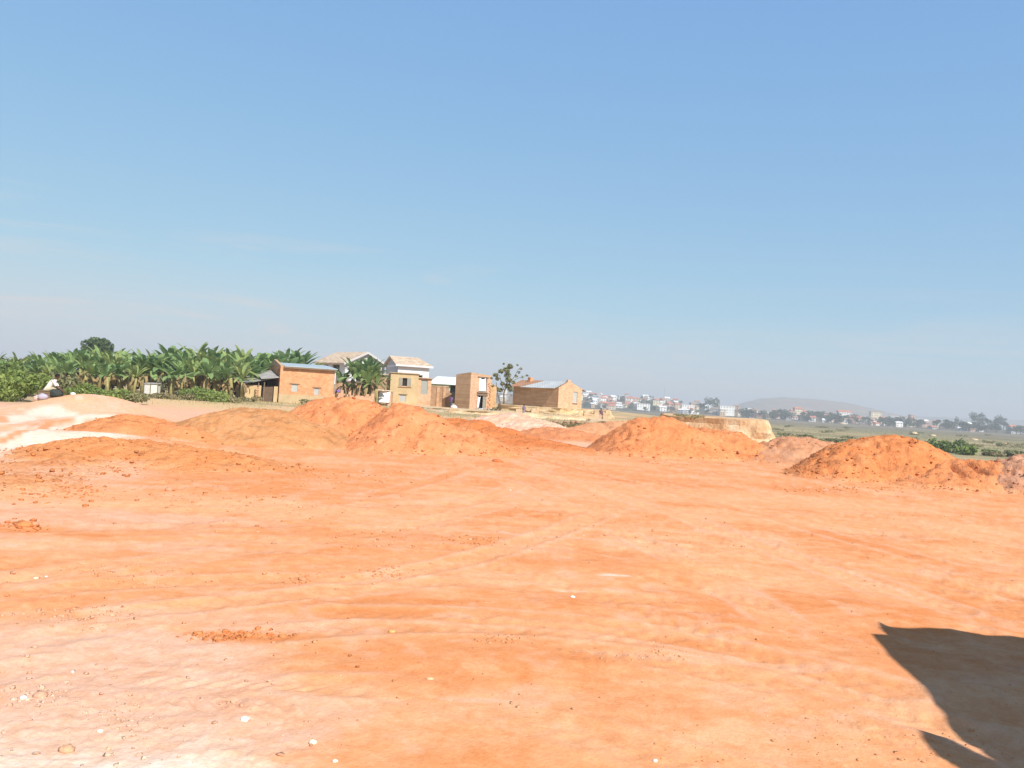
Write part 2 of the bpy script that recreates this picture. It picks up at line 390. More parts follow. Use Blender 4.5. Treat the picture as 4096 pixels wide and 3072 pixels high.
patch(60, 3000, 1.45, .72, WHITE, 1.0); patch(330, 2800, 1.3, .5, PINK, 1.0); patch(560, 3060, .55, .22, WHITE, .9); patch(700, 2950, .9, .35, PINK, .8); patch(900, 3060, .35, .12, WHITE, .6)
patch(250, 2650, 1.6, .7, PINK, 1.0); patch(900, 2480, 1.3, .35, PINK, .7); patch(200, 2560, 1.6, .5, PINK, .8)
patch(1100, 2850, .7, .35, PINK, .6); patch(500, 2820, .8, .3, PINK, .7)
patch(600, 2010, 4.5, 1.4, LIGHT, .9); patch(150, 2060, 3.5, 1.0, PINK, .7)
patch(1350, 2150, 2.2, .7, DEEP, .45); patch(2450, 2270, 1.6, .35, DEEP, .4); patch(1000, 2540, .5, .12, DEEP, .8)
patch(2150, 2380, 1.2, .25, DEEP, .45); patch(2600, 2640, 1.2, .2, DEEP, .4); patch(1500, 2700, .8, .2, DEEP, .35)
patch(2150, 2150, 1.2, .1, PINK, .7); patch(2455, 2306, .22, .05, WHITE, 1.0); patch(2280, 2360, .25, .05, WHITE, .5)
patch(2900, 2640, 1.0, .12, PINK, .7); patch(1900, 2800, .25, .05, PINK, .7); patch(1820, 2460, .2, .12, PINK, .7)
patch(3000, 2000, 6, 2.2, LIGHT, .6); patch(3500, 2100, 5, 1.2, LIGHT, .6); patch(2300, 2500, 1.5, .3, LIGHT, .4)
patch(3400, 2700, 1.8, .9, LIGHT, .35); patch(2700, 2950, 1.0, .5, LIGHT, .5)
STRIP = []   # (points, half width, colour index, strength): spilled sand in strips
for pts_, w_, ci_, st_ in (([(10, 1695), (90, 1668), (190, 1640)], .55, 0, 1.0), ([(240, 1652), (320, 1662), (405, 1692)], .6, 0, 1.0), ([(0, 1790), (90, 1755), (190, 1712), (290, 1716), (420, 1732)], .75, 0, 1.0), ([(150, 1768), (260, 1740), (330, 1745)], .6, 0, .9),
                           ([(0, 1772), (110, 1722), (205, 1686), (300, 1682), (385, 1694)], .16, 1, .9), ([(60, 1735), (150, 1690), (250, 1668)], .12, 1, .5), ([(0, 1668), (15, 1690)], .22, 1, .8), ([(-20, 1835), (60, 1802), (150, 1765)], .4, 0, .9), ([(-20, 1700), (60, 1690)], .3, 0, .6), ([(300, 1590), (380, 1582), (440, 1600)], .12, 0, .8),
                           ([(60, 1625), (200, 1600), (330, 1600)], .5, 2, .7), ([(330, 1730), (470, 1722)], .12, 0, .7)):
    STRIP.append(([hit(*p_) for p_ in pts_], w_, ci_, st_))
def soil(x, y):
    r = np.hypot(x, y); t = np.where(y > 1, x / np.maximum(y, 1), 0)
    cx, cy = x - 0.3, y - 1.5
    rho = np.hypot(cx, cy); phi = np.arctan2(cx, cy) * 9
    wv = fbm(x / 3, y / 3, 3, 60) * 1.2
    st = .6 * fbm(phi / 2.2 + wv, rho * 1.3 + 1.6 * wv, 5, 50, .62) + .4 * fbm((x + .45 * y) / 2.8 + wv, (y - .25 * x) * 1.1, 5, 49, .62)
    st2 = fbm(phi / 1.3, rho * 7.0, 3, 52, .6)
    bl = fbm(x / 1.7 + wv, y / 1.3, 5, 54, .58)
    sp = fbm(x * 5, y * 5, 4, 57, .65)
    c = np.tile(ORANGE, (len(x), 1))
    def mixin(k, w_): 
        nonlocal c
        c = c + (k - c) * np.clip(w_, 0, 1)[:, None]
    mixin(LIGHT, ss(.42, .66, .55 * st + .45 * fbm(x / 2.6, y / 1.6, 5, 59, .6)) * .8)
    mixin(DEEP, ss(.56, .76, 1 - st) * .35 + ss(.54, .70, bl) * .6)
    mixin(LIGHT, ss(.5, .7, st2) * .25); dg = fbm((x + .3 * y) / 1.6 + wv, (y - .38 * x) * 4.5 + wv, 4, 47, .62); mixin(LIGHT, ss(.52, .68, dg) * ss(.0, .25, t) * .4); mixin(DEEP, ss(.54, .70, 1 - dg) * ss(.0, .25, t) * .3); mot = fbm(x * 2.2 + wv, y * 1.7, 5, 46, .65); mixin(PINK, ss(.56, .68, mot) * .35); mixin(DEEP, ss(.56, .68, 1 - mot) * .4)
    mixin(PINK, ss(.56, .72, fbm(x / 2.1 + 9, y / .8, 5, 58, .6)) * ss(-.05, -.35, t) * .55)
    mixin(LIGHT, ss(.60, .72, sp) * .45)
    mixin(DEEP, ss(.62, .74, 1 - sp) * .3)
    for k_, (d, s_) in enumerate(tracks(x, y)):
        keep = ss(.38, .58, fbm(s_ / 1.6, np.full_like(s_, 3.0 + k_), 3, 44 + k_)) * ss(70, 30, r)
        mixin(LIGHT if k_ % 3 else DEEP, np.exp(-(d / .2) ** 4) * keep * (.28 if k_ < len(TRK) else .5))
        mixin(PINK, np.exp(-((np.abs(d) - .24) / .05) ** 2) * keep * (.3 if k_ < len(TRK) else .45))
    wob = 0.9 * (fbm(x * 1.3, y * 1.3, 5, 61, .6) - .5)
    for px, py, rx, ry, cc, s_ in PATCH:
        d = np.hypot((x - px) / rx, (y - py) / ry)
        mixin(cc, s_ * ss(1.05, .55, d + wob * 1.3) * (.75 + .5 * (sp - .5)))
    # beyond the graded pad: the pale flat at the left, yellow earth by the houses, the marsh
    far = ss(28, 38, y + 6 * (fbm(x / 5, y / 5, 3, 70) - .5))
    lft = ss(.05, -.1, t)
    mixin(PINK, far * (.75 + .25 * bl))
    mixin(OCHRE, ss(48, 62, y) * (.55 + .5 * ss(.4, .6, bl)))
    mixin(DRY, ss(60, 78, y) * ss(.35, .62, fbm(x / 4, y / 2.5, 4, 71)) * .8)
    mixin(TAN, ss(42, 52, y) * ss(-.45, -.56, t) * .9)
    # drapes of white and pink sand over the left mounds
    rg = ss(-.40, -.47, t) * ss(13.2, 15.5, y + 1.5 * (sp - .5)) * ss(40, 34, y)
    band = .8 * fbm(x / 5 + wv * .8, (y + x * .3) / 1.0 + wv, 5, 75, .55) + .2 * sp
    mixin(PINK, rg * .8); mixin(LIGHT, rg * ss(.45, .6, bl) * .6); mixin(WHITE, rg * ss(.56, .70, band) * .4)
    for pts_, w_, ci_, st_ in STRIP:
        dm = np.full(x.shape, 99.0)
        for (ax, ay), (bx_, by_) in zip(pts_[:-1], pts_[1:]):
            L2 = (bx_ - ax) ** 2 + (by_ - ay) ** 2 + 1e-6; tt = np.clip(((x - ax) * (bx_ - ax) + (y - ay) * (by_ - ay)) / L2, 0, 1)
            dm = np.minimum(dm, np.hypot(x - ax - tt * (bx_ - ax), y - ay - tt * (by_ - ay)))
        mixin((WHITE, ORANGE * .95, OCHRE)[ci_], st_ * ss(1.25, .5, dm / w_ + wob * .9 + .5 * (sp - .5)))
    E = np.interp(t.clip(-3, 3), E_T, E_D)
    pl = ss(0, 1, (r - E) / 7) * np.where(y > 0, 1, 0)
    f1 = fbm(x / 60, y / 26, 4, 80, .6); f2 = fbm(x / 14, y / 9, 4, 81, .6)
    mixin(TAN * .95, pl)
    mixin(GREEN * 1.25, pl * ss(124, 150, r + 30 * (f2 - .5)) * ss(.35, .55, f1 * .5 + f2 * .5) * .95)
    mixin(DRY, pl * ss(200, 420, r) * .55)
    mixin(GREY, pl * ss(250, 600, r + 300 * (f1 - .5)) * .85)
    mixin(GREEN, pl * ss(.55, .66, f1) * ss(200, 260, r) * .6)
    dk = np.abs(np.mod(r + 40 * (vn(x / 90, y / 90, 83) - .5) * 2 + .10 * x, 95) - 47) / (2.2 + r * .006)
    mixin(BROWN, pl * ss(1, .3, dk) * ss(150, 190, r) * ss(1050, 800, r) * .75)
    mixin(np.array((.10, .095, .06)), ss(1070, 1120, r) * .85 * np.where(y > 0, 1, 0))
    mixin(np.array((.33, .21, .12)), ss(1080, 1130, r) * ss(.56, .64, fbm(x / 45, y / 60, 3, 85)) * .8)
    return c

# ------------------------------------------------------------------ the ground sheet: rings denser towards the camera foot
ang = np.concatenate([np.arange(-180, -42, 6.0), np.arange(-42, 42.0001, 0.085), np.arange(48, 180, 6.0)])
ang = np.radians(ang)
kk = np.arange(800, 2.0, -1.15)
rad = np.concatenate([[0.02, .3, .7, 1.1, 1.5], 0.25 * F * CAM_H / kk])
while rad[-1] < 60000 and rad[-1] < 6200: rad = np.append(rad, rad[-1] * 1.022 + 2)
# the tail between 100 m and 1400 m needs shorter steps than the picture gives
rad = np.sort(np.unique(np.concatenate([rad, np.arange(34, 120, 1.0), np.arange(120, 320, 5.0), np.arange(320, 1400, 22.0)])))
rad = rad[np.concatenate([[True], np.diff(rad) > np.minimum(.002 * rad[1:], .3)])]
A, Rr = np.meshgrid(ang, rad)
X, Y = (Rr * np.sin(A)).ravel(), (Rr * np.cos(A)).ravel()
Z = base_height(X, Y) + fine_height(X, Y)
C = soil(X, Y)
na, nr = len(ang), len(rad)
ii, jj = np.meshgrid(np.arange(nr - 1), np.arange(na), indexing='ij')
j2 = (jj + 1) % na
Fg = np.stack([ii * na + jj, ii * na + j2, (ii + 1) * na + j2, (ii + 1) * na + jj], -1).reshape(-1, 4)[:, ::-1]
ground = np_mesh("ground", np.stack([X, Y, Z], 1), Fg, soil_mat("soil_ground", 34, .4, dist=.012), smooth=True, colors=C)
tag(ground, kind="structure")
del A, Rr, X, Y, Z, C, Fg, ii, jj, j2

# ------------------------------------------------------------------ far hills
def hill(prof, D, depth, colr, seed):
    """prof: list of (overview x, y) along the crest, at distance D"""
    P = [at(*ov(x, y), D) for x, y in prof]
    xs, zs = [p.x for p in P], [p.z for p in P]
    gx = np.linspace(xs[0], xs[-1], 220); gv = np.linspace(-1, 1, 60)
    Gx, Gv = np.meshgrid(gx, gv)
    crest = np.interp(Gx, xs, zs) + 7 * (fbm(Gx / 70, Gx * 0 + 2, 4, seed + 9, .6) - .5)
    prf = np.cos(np.clip(Gv, -1, 1) * math.pi / 2) ** 1.3
    n_ = fbm(Gx / 130, Gv * 5, 5, seed, .55)
    Zh = -3 + (crest + 3) * prf * (1 + .22 * (n_ - .5) * (1 - prf))
    Yh = D + Gv * depth
    cc = np.tile(np.array(colr), (Gx.size, 1))
    k = ss(.5, .62, n_.ravel()); cc = cc + (np.array((.20, .15, .09)) - cc) * k[:, None] * .6
    band = (ss(.62, .70, fbm(Gx / 60, Gv * 14, 3, seed + 5)).ravel() * ss(.25, .4, prf.ravel()) * ss(.8, .7, prf.ravel()))
    cc = cc + (np.array((.45, .30, .20)) - cc) * band[:, None] * .8
    nu, nv = 220, 60
    i, j = np.meshgrid(np.arange(nv - 1), np.arange(nu - 1), indexing='ij')
    Fh = np.stack([i * nu + j, i * nu + j + 1, (i + 1) * nu + j + 1, (i + 1) * nu + j], -1).reshape(-1, 4)
    o = np_mesh("hill", np.stack([Gx.ravel(), Yh.ravel(), Zh.ravel()], 1), Fh, soil_mat("hill_soil_%d" % seed, .02, .1, dist=1), smooth=True, colors=cc)
    tag(o, kind="structure")
hill([(1555, 892), (1590, 880), (1620, 868), (1650, 861), (1690, 858.5), (1730, 861), (1775, 864), (1830, 872), (1880, 884), (1930, 897), (1990, 905)], 3000, 420, (.24, .18, .11), 90)
hill([(1880, 903), (1960, 898), (2040, 902), (2120, 905), (2200, 908), (2330, 905), (2500, 920)], 3900, 420, (.13, .12, .08), 95)

# ------------------------------------------------------------------ dirt piles
PILE_FOOT = []
def pile(label, cones, rgb, seed, rough=.10, nclod=140, clod=.05, grp="dumped piles of soil", extra=None, step=.055, rgb2=None):
    """cones: (sx, sy, D, rx, ry, rot) crest point seen at that pixel at depth D, foot radii rx, ry"""
    cs = []
    for sx, sy, D, rx, ry, rot in cones:
        p = at(sx, sy, D); cs.append((p.x, p.y, p.z, rx * .9, ry * .9, rot))
    x0 = min(c[0] - max(c[3], c[4]) for c in cs); x1 = max(c[0] + max(c[3], c[4]) for c in cs)
    y0 = min(c[1] - max(c[3], c[4]) for c in cs); y1 = max(c[1] + max(c[3], c[4]) for c in cs)
    gx, gy = np.arange(x0 - 1.2, x1 + 1.2, step), np.arange(y0 - 1.2, y1 + 1.2, step * 1.3)
    Gx, Gy = np.meshgrid(gx, gy); xf, yf = Gx.ravel(), Gy.ravel()
    wx = xf + .35 * (fbm(xf * .8, yf * .8, 3, seed) - .5); wy = yf + .35 * (fbm(xf * .8, yf * .8, 3, seed + 3) - .5)
    def shape(wx, wy, g0):
        z = np.full_like(wx, -9.0)
        for px, py, pz, rx, ry, rot in cs:
            c, s_ = math.cos(rot), math.sin(rot); dx, dy = wx - px, wy - py
            a, b = (dx * c + dy * s_) / rx, (-dx * s_ + dy * c) / ry
            d = np.sqrt(a * a + b * b + .02) - .14
            uu_ = 1 - np.clip(d, 0, None) ** 1.35; zc = g0 + np.maximum(pz - g0, .06) * (.5 * (uu_ + np.sqrt(uu_ * uu_ + .012)) - .03) * 1.02 - .45 * np.clip(-uu_ - .10, 0, None)
            z = np.where(zc > z, np.maximum(zc, z), z)
            k = .10; zz = np.maximum(z, zc); z = zz
        return z
    g0 = base_height(xf, yf)
    z = shape(wx, wy, g0)
    above = np.clip((z - g0) / .5, 0, 1)
    n1 = fbm(xf * 1.6, yf * 1.6, 4, seed + 7, .6) - .5; n2 = fbm(xf * 6, yf * 6, 4, seed + 9, .65) - .5; n3_ = -np.clip(fbm(xf * 3.2, yf * 3.2, 3, seed + 19, .6) - .6, 0, 1) * 6
    z = z + above * rough * .7 * (n1 * 1.6 + n2 * 1.3 + n3_ * .9) + np.minimum(z - g0 + .1, .1) * n2
    if extra: z = extra(xf, yf, z)
    nx, ny = len(gx), len(gy)
    keep = (z > g0 - .12).reshape(ny, nx)
    i, j = np.meshgrid(np.arange(ny - 1), np.arange(nx - 1), indexing='ij')
    kq = keep[:-1, :-1] | keep[1:, :-1] | keep[:-1, 1:] | keep[1:, 1:]
    i, j = i[kq], j[kq]
    Fq = np.stack([i * nx + j, i * nx + j + 1, (i + 1) * nx + j + 1, (i + 1) * nx + j], -1)
    used, inv = np.unique(Fq, return_inverse=True); Fq = inv.reshape(-1, 4)
    V = np.stack([xf, yf, np.maximum(z, g0 - .3)], 1)[used]
    cb = np.array(rgb); c2 = np.array(rgb2) if rgb2 else cb * np.array((1.05, 1.16, 1.24))
    k = fbm(V[:, 0] * 1.1, V[:, 1] * 2.2, 5, seed + 13, .6)
    cc = cb + (c2 - cb) * ss(.42, .66, k)[:, None] * .7
    k2 = ss(.58, .72, 1 - fbm(V[:, 0] * 3, V[:, 1] * 3, 4, seed + 15, .6))
    cc = cc * (1 - .22 * k2[:, None])
    org = (float(np.mean(V[:, 0])), float(np.mean(V[:, 1])), 0.0)
    cc = cc + (soil(V[:, 0], V[:, 1]) - cc) * ss(.16, .0, (z - g0)[used] + .1 * (k - .5))[:, None] * .85
    nclod = int(nclod * 1.9); clod = clod * .62
    # clods lying on the flanks, more of them near the foot
    top = np.where(z[used] > g0[used] - .03)[0]
    hgt = (z[used] - g0[used])[top]; pr = 1 / (.5 + hgt); pr /= pr.sum()
    pk = rng.choice(top, nclod, p=pr)
    cen = V[pk] + rng.normal(0, .02, (nclod, 3)); szs = clod * (rng.pareto(2.6, nclod) * .5 + .45).clip(.3, 1.5)
    # a few stray clods rolled off the foot
    LV, LF = lumps(cen, szs, ICO1)
    o = np_mesh("dirt_pile", V, Fq, MATS.get("soil_pile") or soil_mat("soil_pile", 14, .9, dist=.05), smooth=True, colors=cc, origin=org)
    tag(o, label, "dirt pile", grp)
    lc = np.tile(cb * .88, (len(LV), 1)) * rng.uniform(.85, 1.12, (len(LV) // 12, 1)).repeat(12, 0)
    oc = np_mesh("clods", LV, LF, MATS["soil_pile"], parent=o, colors=lc); tag(oc, kind="stuff")
    for c in cs: PILE_FOOT.append(c)
    return o
O1, O2, O3 = (.65, .25, .10), (.67, .255, .11), (.60, .20, .07)
def P(x, y, D, rx, ry, rot=0.0): s = ov(x, y); return (s[0], s[1], D, rx, ry, rot)
pile("broad brown sandy pile of dull ochre soil, left of the tallest orange pile",
     [P(505, 886, 26, 2.3, 2.6), P(545, 881, 26, 2.6, 2.8), P(590, 885, 26, 2.7, 2.7), P(640, 905, 26, 2.3, 2.3), P(440, 920, 25.6, 1.7, 2.0)], (.54, .25, .105), 101, rough=.06, nclod=90, clod=.04, rgb2=(.59, .30, .14))
pile("tallest orange soil pile with two humps in front of the mud house",
     [P(700, 864, 28.5, 2.0, 2.5), P(730, 861, 28.5, 2.4, 2.8), P(762, 861, 28.5, 2.5, 2.8), P(790, 863, 28.5, 1.9, 2.6), P(668, 885, 28, 1.5, 1.9), P(866, 875, 27.4, 1.7, 2.5), P(888, 877, 27.2, 2.0, 2.5), P(850, 915, 26.6, 2.0, 2.4),
      P(920, 893, 27, 2.2, 2.3), P(965, 915, 27, 2.2, 2.0), P(1010, 938, 27, 2.0, 1.6)], O2, 111, rough=.15, nclod=420, clod=.06)
pile("long deep orange ramp of soil sloping down to the right, behind the tall pile",
     [P(930, 897, 36, 2.2, 2.4), P(985, 903, 35, 2.4, 2.6), P(1030, 907, 34, 2.0, 2.4), P(1075, 922, 33, 2.2, 2.4), P(1120, 940, 32, 2.6, 2.2), P(1165, 953, 31.5, 2.8, 1.8)], O3, 121, rough=.06, nclod=60, clod=.05)
pile("low rounded orange mound at the far left edge of the brown pile",
     [P(290, 896, 24, 2.0, 1.9), P(330, 906, 24, 1.6, 1.5), P(385, 918, 23.5, 1.4, 1.2), P(240, 915, 23.5, 1.5, 1.5)], O1, 131, rough=.07, nclod=70, clod=.05)
pile("wide low spread of orange lumps in front of the white sand ridges",
     [P(215, 945, 18.2, 1.9, 1.9), P(300, 953, 18.5, 2.6, 2.0), P(150, 972, 17.0, 1.5, 1.5), P(90, 1000, 15.4, 1.2, 1.3), P(30, 1032, 14.0, 1.1, 1.2), P(400, 968, 18, 2.6, 1.6), P(-60, 1065, 13.0, 1.3, 1.2)], (.64, .25, .095), 141, rough=.10, nclod=300, clod=.06, step=.045)
pile("pale pink heap of clay between the ramp and the tree",
     [P(1075, 898, 47, 3.0, 2.6), P(1110, 893, 47, 3.2, 2.6), P(1150, 905, 46, 3.2, 2.6), P(1200, 925, 45, 3.2, 2.2)], (.72, .43, .30), 151, rough=.1, nclod=90, clod=.09, step=.09, rgb2=(.78, .58, .46))
pile("small dark orange pile below the ledge of the gabled brick house",
     [P(1190, 923, 41, 2.4, 2.2), P(1235, 928, 40, 2.6, 2.0), P(1160, 932, 40, 2.0, 1.8)], (.62, .24, .11), 161, rough=.1, nclod=80, clod=.07, step=.08)
pile("flat topped light orange pile behind the reddish peaked one",
     [P(1290, 913, 43, 2.6, 2.4), P(1340, 910, 43, 2.8, 2.4), P(1250, 925, 42, 2.6, 2.2), P(1385, 915, 43, 2.6, 2.2)], (.66, .31, .16), 171, rough=.07, nclod=90, clod=.06, step=.08)
pile("peaked orange pile with a lower right shoulder, in the middle of the row",
     [P(1395, 903, 33, 2.2, 2.5), P(1430, 900, 33, 2.3, 2.6), P(1470, 916, 33, 2.2, 2.4), P(1345, 945, 32.4, 1.4, 1.8), P(1530, 925, 33.5, 2.0, 2.3), P(1575, 930, 33.5, 2.2, 2.2), P(1620, 950, 33, 1.9, 1.8), P(1390, 940, 31.6, 1.9, 1.8)], (.66, .245, .10), 181, rough=.15, nclod=330, clod=.065, step=.06)
pile("pinkish brown dome of soil left of the biggest right hand pile",
     [P(1684, 950, 33, 2.0, 2.0), P(1712, 942, 33, 2.2, 2.2), P(1740, 943, 33, 2.2, 2.2), P(1785, 953, 33, 1.9, 2.0), P(1660, 968, 32.5, 1.5, 1.6), P(1820, 965, 32.5, 1.6, 1.6)], (.56, .27, .15), 191, rough=.11, nclod=200, clod=.06, step=.06)
pile("biggest bright orange pile at the right with a flat crest",
     [P(1868, 947, 26.5, 2.1, 2.5), P(1898, 943, 26.5, 2.3, 2.6), P(1930, 942, 26.5, 2.3, 2.6), P(1958, 944, 26.5, 2.1, 2.5), P(1985, 957, 26.5, 1.8, 2.2), P(2015, 977, 26.3, 1.4, 1.8), P(1836, 962, 26, 1.6, 2.0), P(1795, 985, 25.4, 1.2, 1.6), P(1765, 1003, 25.2, .9, 1.2)], (.64, .235, .09), 201, rough=.13, nclod=420, clod=.06, step=.05)
def gouge(x, y, z):
    for (a, b, dpt, wd) in ((at(*ov(2050, 1015), 24.6), at(*ov(2085, 1050), 23.9), .20, .10), (at(*ov(2085, 1010), 24.8), at(*ov(2125, 1048), 24.0), .22, .12)):
        ax, ay, bx, by = a.x, a.y, b.x, b.y
        L2 = (bx - ax) ** 2 + (by - ay) ** 2
        t = np.clip(((x - ax) * (bx - ax) + (y - ay) * (by - ay)) / L2, 0, 1)
        d = np.hypot(x - ax - t * (bx - ax), y - ay - t * (by - ay))
        z = z - dpt * np.exp(-(d / wd) ** 2)
    return z
pile("low orange pile with two gouged furrows, right of the biggest one",
     [P(2060, 997, 25, 2.1, 2.0), P(2090, 994, 25, 2.1, 2.0), P(2120, 992, 25, 2.0, 1.9), P(2030, 1012, 24.6, 1.7, 1.6), P(2150, 1001, 24.7, 1.8, 1.6), P(2180, 1010, 24.5, 1.6, 1.4), P(2000, 1026, 24.4, 1.4, 1.3)], (.63, .24, .10), 211, rough=.12, nclod=180, clod=.06, extra=gouge, step=.05)
pile("mauve brown lumpy rubble pile cut off by the right edge",
     [P(2215, 988, 24.6, 1.9, 1.9), P(2270, 975, 24.6, 2.2, 2.2), P(2180, 1012, 24.2, 1.2, 1.4)], (.54, .27, .165), 221, rough=.17, nclod=380, clod=.055, step=.05)

# ------------------------------------------------------------------ earth banks (cut terrain at the houses)
def bank(pts, ztop, zbot, out_, rgb, seed, name="earth_bank", n=26):
    """pts: footprint polygon of the top edge (x, y); the side faces are rough and lean outward by out_"""
    P2 = []
    for i in range(len(pts)):
        a, b = pts[i], pts[(i + 1) % len(pts)]; L = math.hypot(b[0] - a[0], b[1] - a[1]); k = max(2, int(L / .35))
        for j in range(k): P2.append((a[0] + (b[0] - a[0]) * j / k, a[1] + (b[1] - a[1]) * j / k))
    P2 = np.array(P2); cen = P2.mean(0); N = len(P2)
    tg = np.roll(P2, -1, 0) - np.roll(P2, 1, 0); nrm = np.stack([tg[:, 1], -tg[:, 0]], 1); nrm /= np.linalg.norm(nrm, axis=1)[:, None]
    if np.sum(nrm * (P2 - cen)) < 0: nrm = -nrm
    lv = 9; V = []; Cc = []
    for k in range(lv):
        f = k / (lv - 1)
        nz_ = fbm(P2[:, 0] * .9 + P2[:, 1] * .9, np.full(N, f * 2.5), 4, seed, .6) - .5
        off = out_ * (1 - f) ** 1.2 + nz_ * 1.1 * (1 if k < lv - 1 else .8)
        p = P2 + nrm * off[:, None]
        zz = zbot + (ztop - zbot) * f + (0.12 * (fbm(P2[:, 0] * .5, P2[:, 1] * .5, 3, seed + 2) - .5) * 2.2 if k == lv - 1 else 0)
        V.append(np.stack([p[:, 0], p[:, 1], np.broadcast_to(zz, (N,))], 1))
        c = np.tile(np.array(rgb), (N, 1)); q = fbm(P2[:, 0] * .8 - P2[:, 1] * .8, np.full(N, f * 3 + 4), 4, seed + 4, .6)
        c = c + (np.array((.76, .60, .42)) - c) * ss(.5, .66, q)[:, None] * .6
        c = c + (np.array((.28, .24, .13)) - c) * (ss(.62, .74, fbm(P2[:, 0] * 1.1, P2[:, 1] * 1.1 + f * 3, 3, seed + 6)) * .45)[:, None]
        Cc.append(c)
    V.append(np.array([[cen[0], cen[1], ztop + .05]])); Cc.append(np.array([rgb]))
    V = np.concatenate(V); Cc = np.concatenate(Cc)
    Ff = []
    for k in range(lv - 1):
        for j in range(N):
            j2_ = (j + 1) % N; Ff.append((k * N + j, k * N + j2_, (k + 1) * N + j2_, (k + 1) * N + j))
    top = (lv - 1) * N
    for j in range(N): Ff.append((top + j, top + (j + 1) % N, lv * N))
    o = np_mesh(name, V, Ff, MATS.get("soil_bank") or soil_mat("soil_bank", 3, .9, dist=.1), colors=Cc, origin=(float(cen[0]), float(cen[1]), 0))
    return tag(o, kind="structure")
def xy(sx, D): p = at(sx, 1650, D); return (p.x, p.y)
bank([xy(2005, 92), xy(2240, 88), xy(2350, 90), xy(2425, 92), xy(2440, 99), xy(2420, 112), xy(2230, 118), xy(1995, 114)], 1.28, 0.1, .5, (.60, .43, .24), 301)
bank([xy(2660, 59), xy(2720, 58), xy(2900, 56), xy(3055, 55), xy(3070, 60), xy(3062, 68), xy(2900, 72), xy(2650, 70)], 1.42, -1.8, 1.5, (.62, .39, .22), 311)
bank([xy(1600, 88), xy(1800, 80), xy(2100, 78), xy(2330, 80), xy(2330, 88), xy(2000, 92), xy(1600, 92)], .62, -.2, 1.2, (.58, .42, .25), 321)
bank([xy(2360, 66), xy(2480, 62), xy(2600, 62), xy(2680, 64), xy(2650, 74), xy(2360, 78)], .55, -.5, 1.5, (.60, .43, .26), 331)

# ------------------------------------------------------------------ building kit
BR1 = mat("brick_orange", (.70, .34, .17), var=.10, scale=1.2, kind='brick', rgb2=(.76, .41, .23), bump=.3)
BR2 = mat("brick_tan", (.60, .37, .21), var=.12, scale=1.0, kind='brick', rgb2=(.68, .45, .28), bump=.3)
BR3 = mat("brick_pink", (.70, .43, .27), var=.08, scale=1.0, kind='brick', rgb2=(.76, .50, .34), bump=.3)
MUD = mat("mud_plaster", (.52, .38, .20), var=.10, scale=.8, bump=.3, rgb2=(.60, .45, .26))
MUD2 = mat("mud_brick_brown", (.45, .27, .17), var=.15, scale=1.2, kind='brick', bump=.4, rgb2=(.54, .36, .23))
PLINTH = mat("stone_plinth", (.47, .35, .19), var=.14, scale=1.5, bump=.5, rgb2=(.55, .42, .26))
WHITEW = mat("white_render", (.62, .60, .61), var=.05, scale=.5)
WHITEW_SHADE = mat("white_render_shaded", (.40, .41, .44), var=.06, scale=.5)  # white render again, with the shade of the left gable side in its colour
TILE = mat("clay_tiles", (.52, .32, .20), var=.3, scale=1.6, rgb2=(.72, .60, .45), bump=.6)
TINB = mat("tin_blue_grey", (.40, .47, .52), rough=.5, var=.08, scale=.7, kind='corrugated', spec=.4, rgb2=(.50, .57, .60))
TINW = mat("tin_white", (.80, .83, .83), rough=.45, var=.04, scale=.5, kind='corrugated', spec=.5)
TINR = mat("tin_rusty", (.46, .24, .14), rough=.8, var=.2, scale=1.0, kind='corrugated')
TING = mat("tin_weathered_grey", (.36, .33, .31), rough=.7, var=.2, scale=1.5, kind='corrugated', rgb2=(.52, .50, .46))
WOOD = mat("weathered_wood", (.20, .14, .09), var=.25, scale=3)
WOODG = mat("grey_boards", (.30, .28, .23), var=.15, scale=3)
SHEETM = mat("grey_sheet_metal", (.33, .34, .31), rough=.6, var=.1, scale=1.2)
GREENP = mat("green_paint", (.30, .38, .24), var=.06, scale=1)
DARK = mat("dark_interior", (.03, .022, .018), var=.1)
CLOTHW = mat("white_cloth", (.82, .82, .84), var=.03, scale=2)
PANEG = mat("grey_shutter", (.42, .42, .40), var=.08, scale=2)
FASC = mat("pale_fascia", (.50, .49, .48), var=.05, scale=1)
Zv = Vector((0, 0, 1))
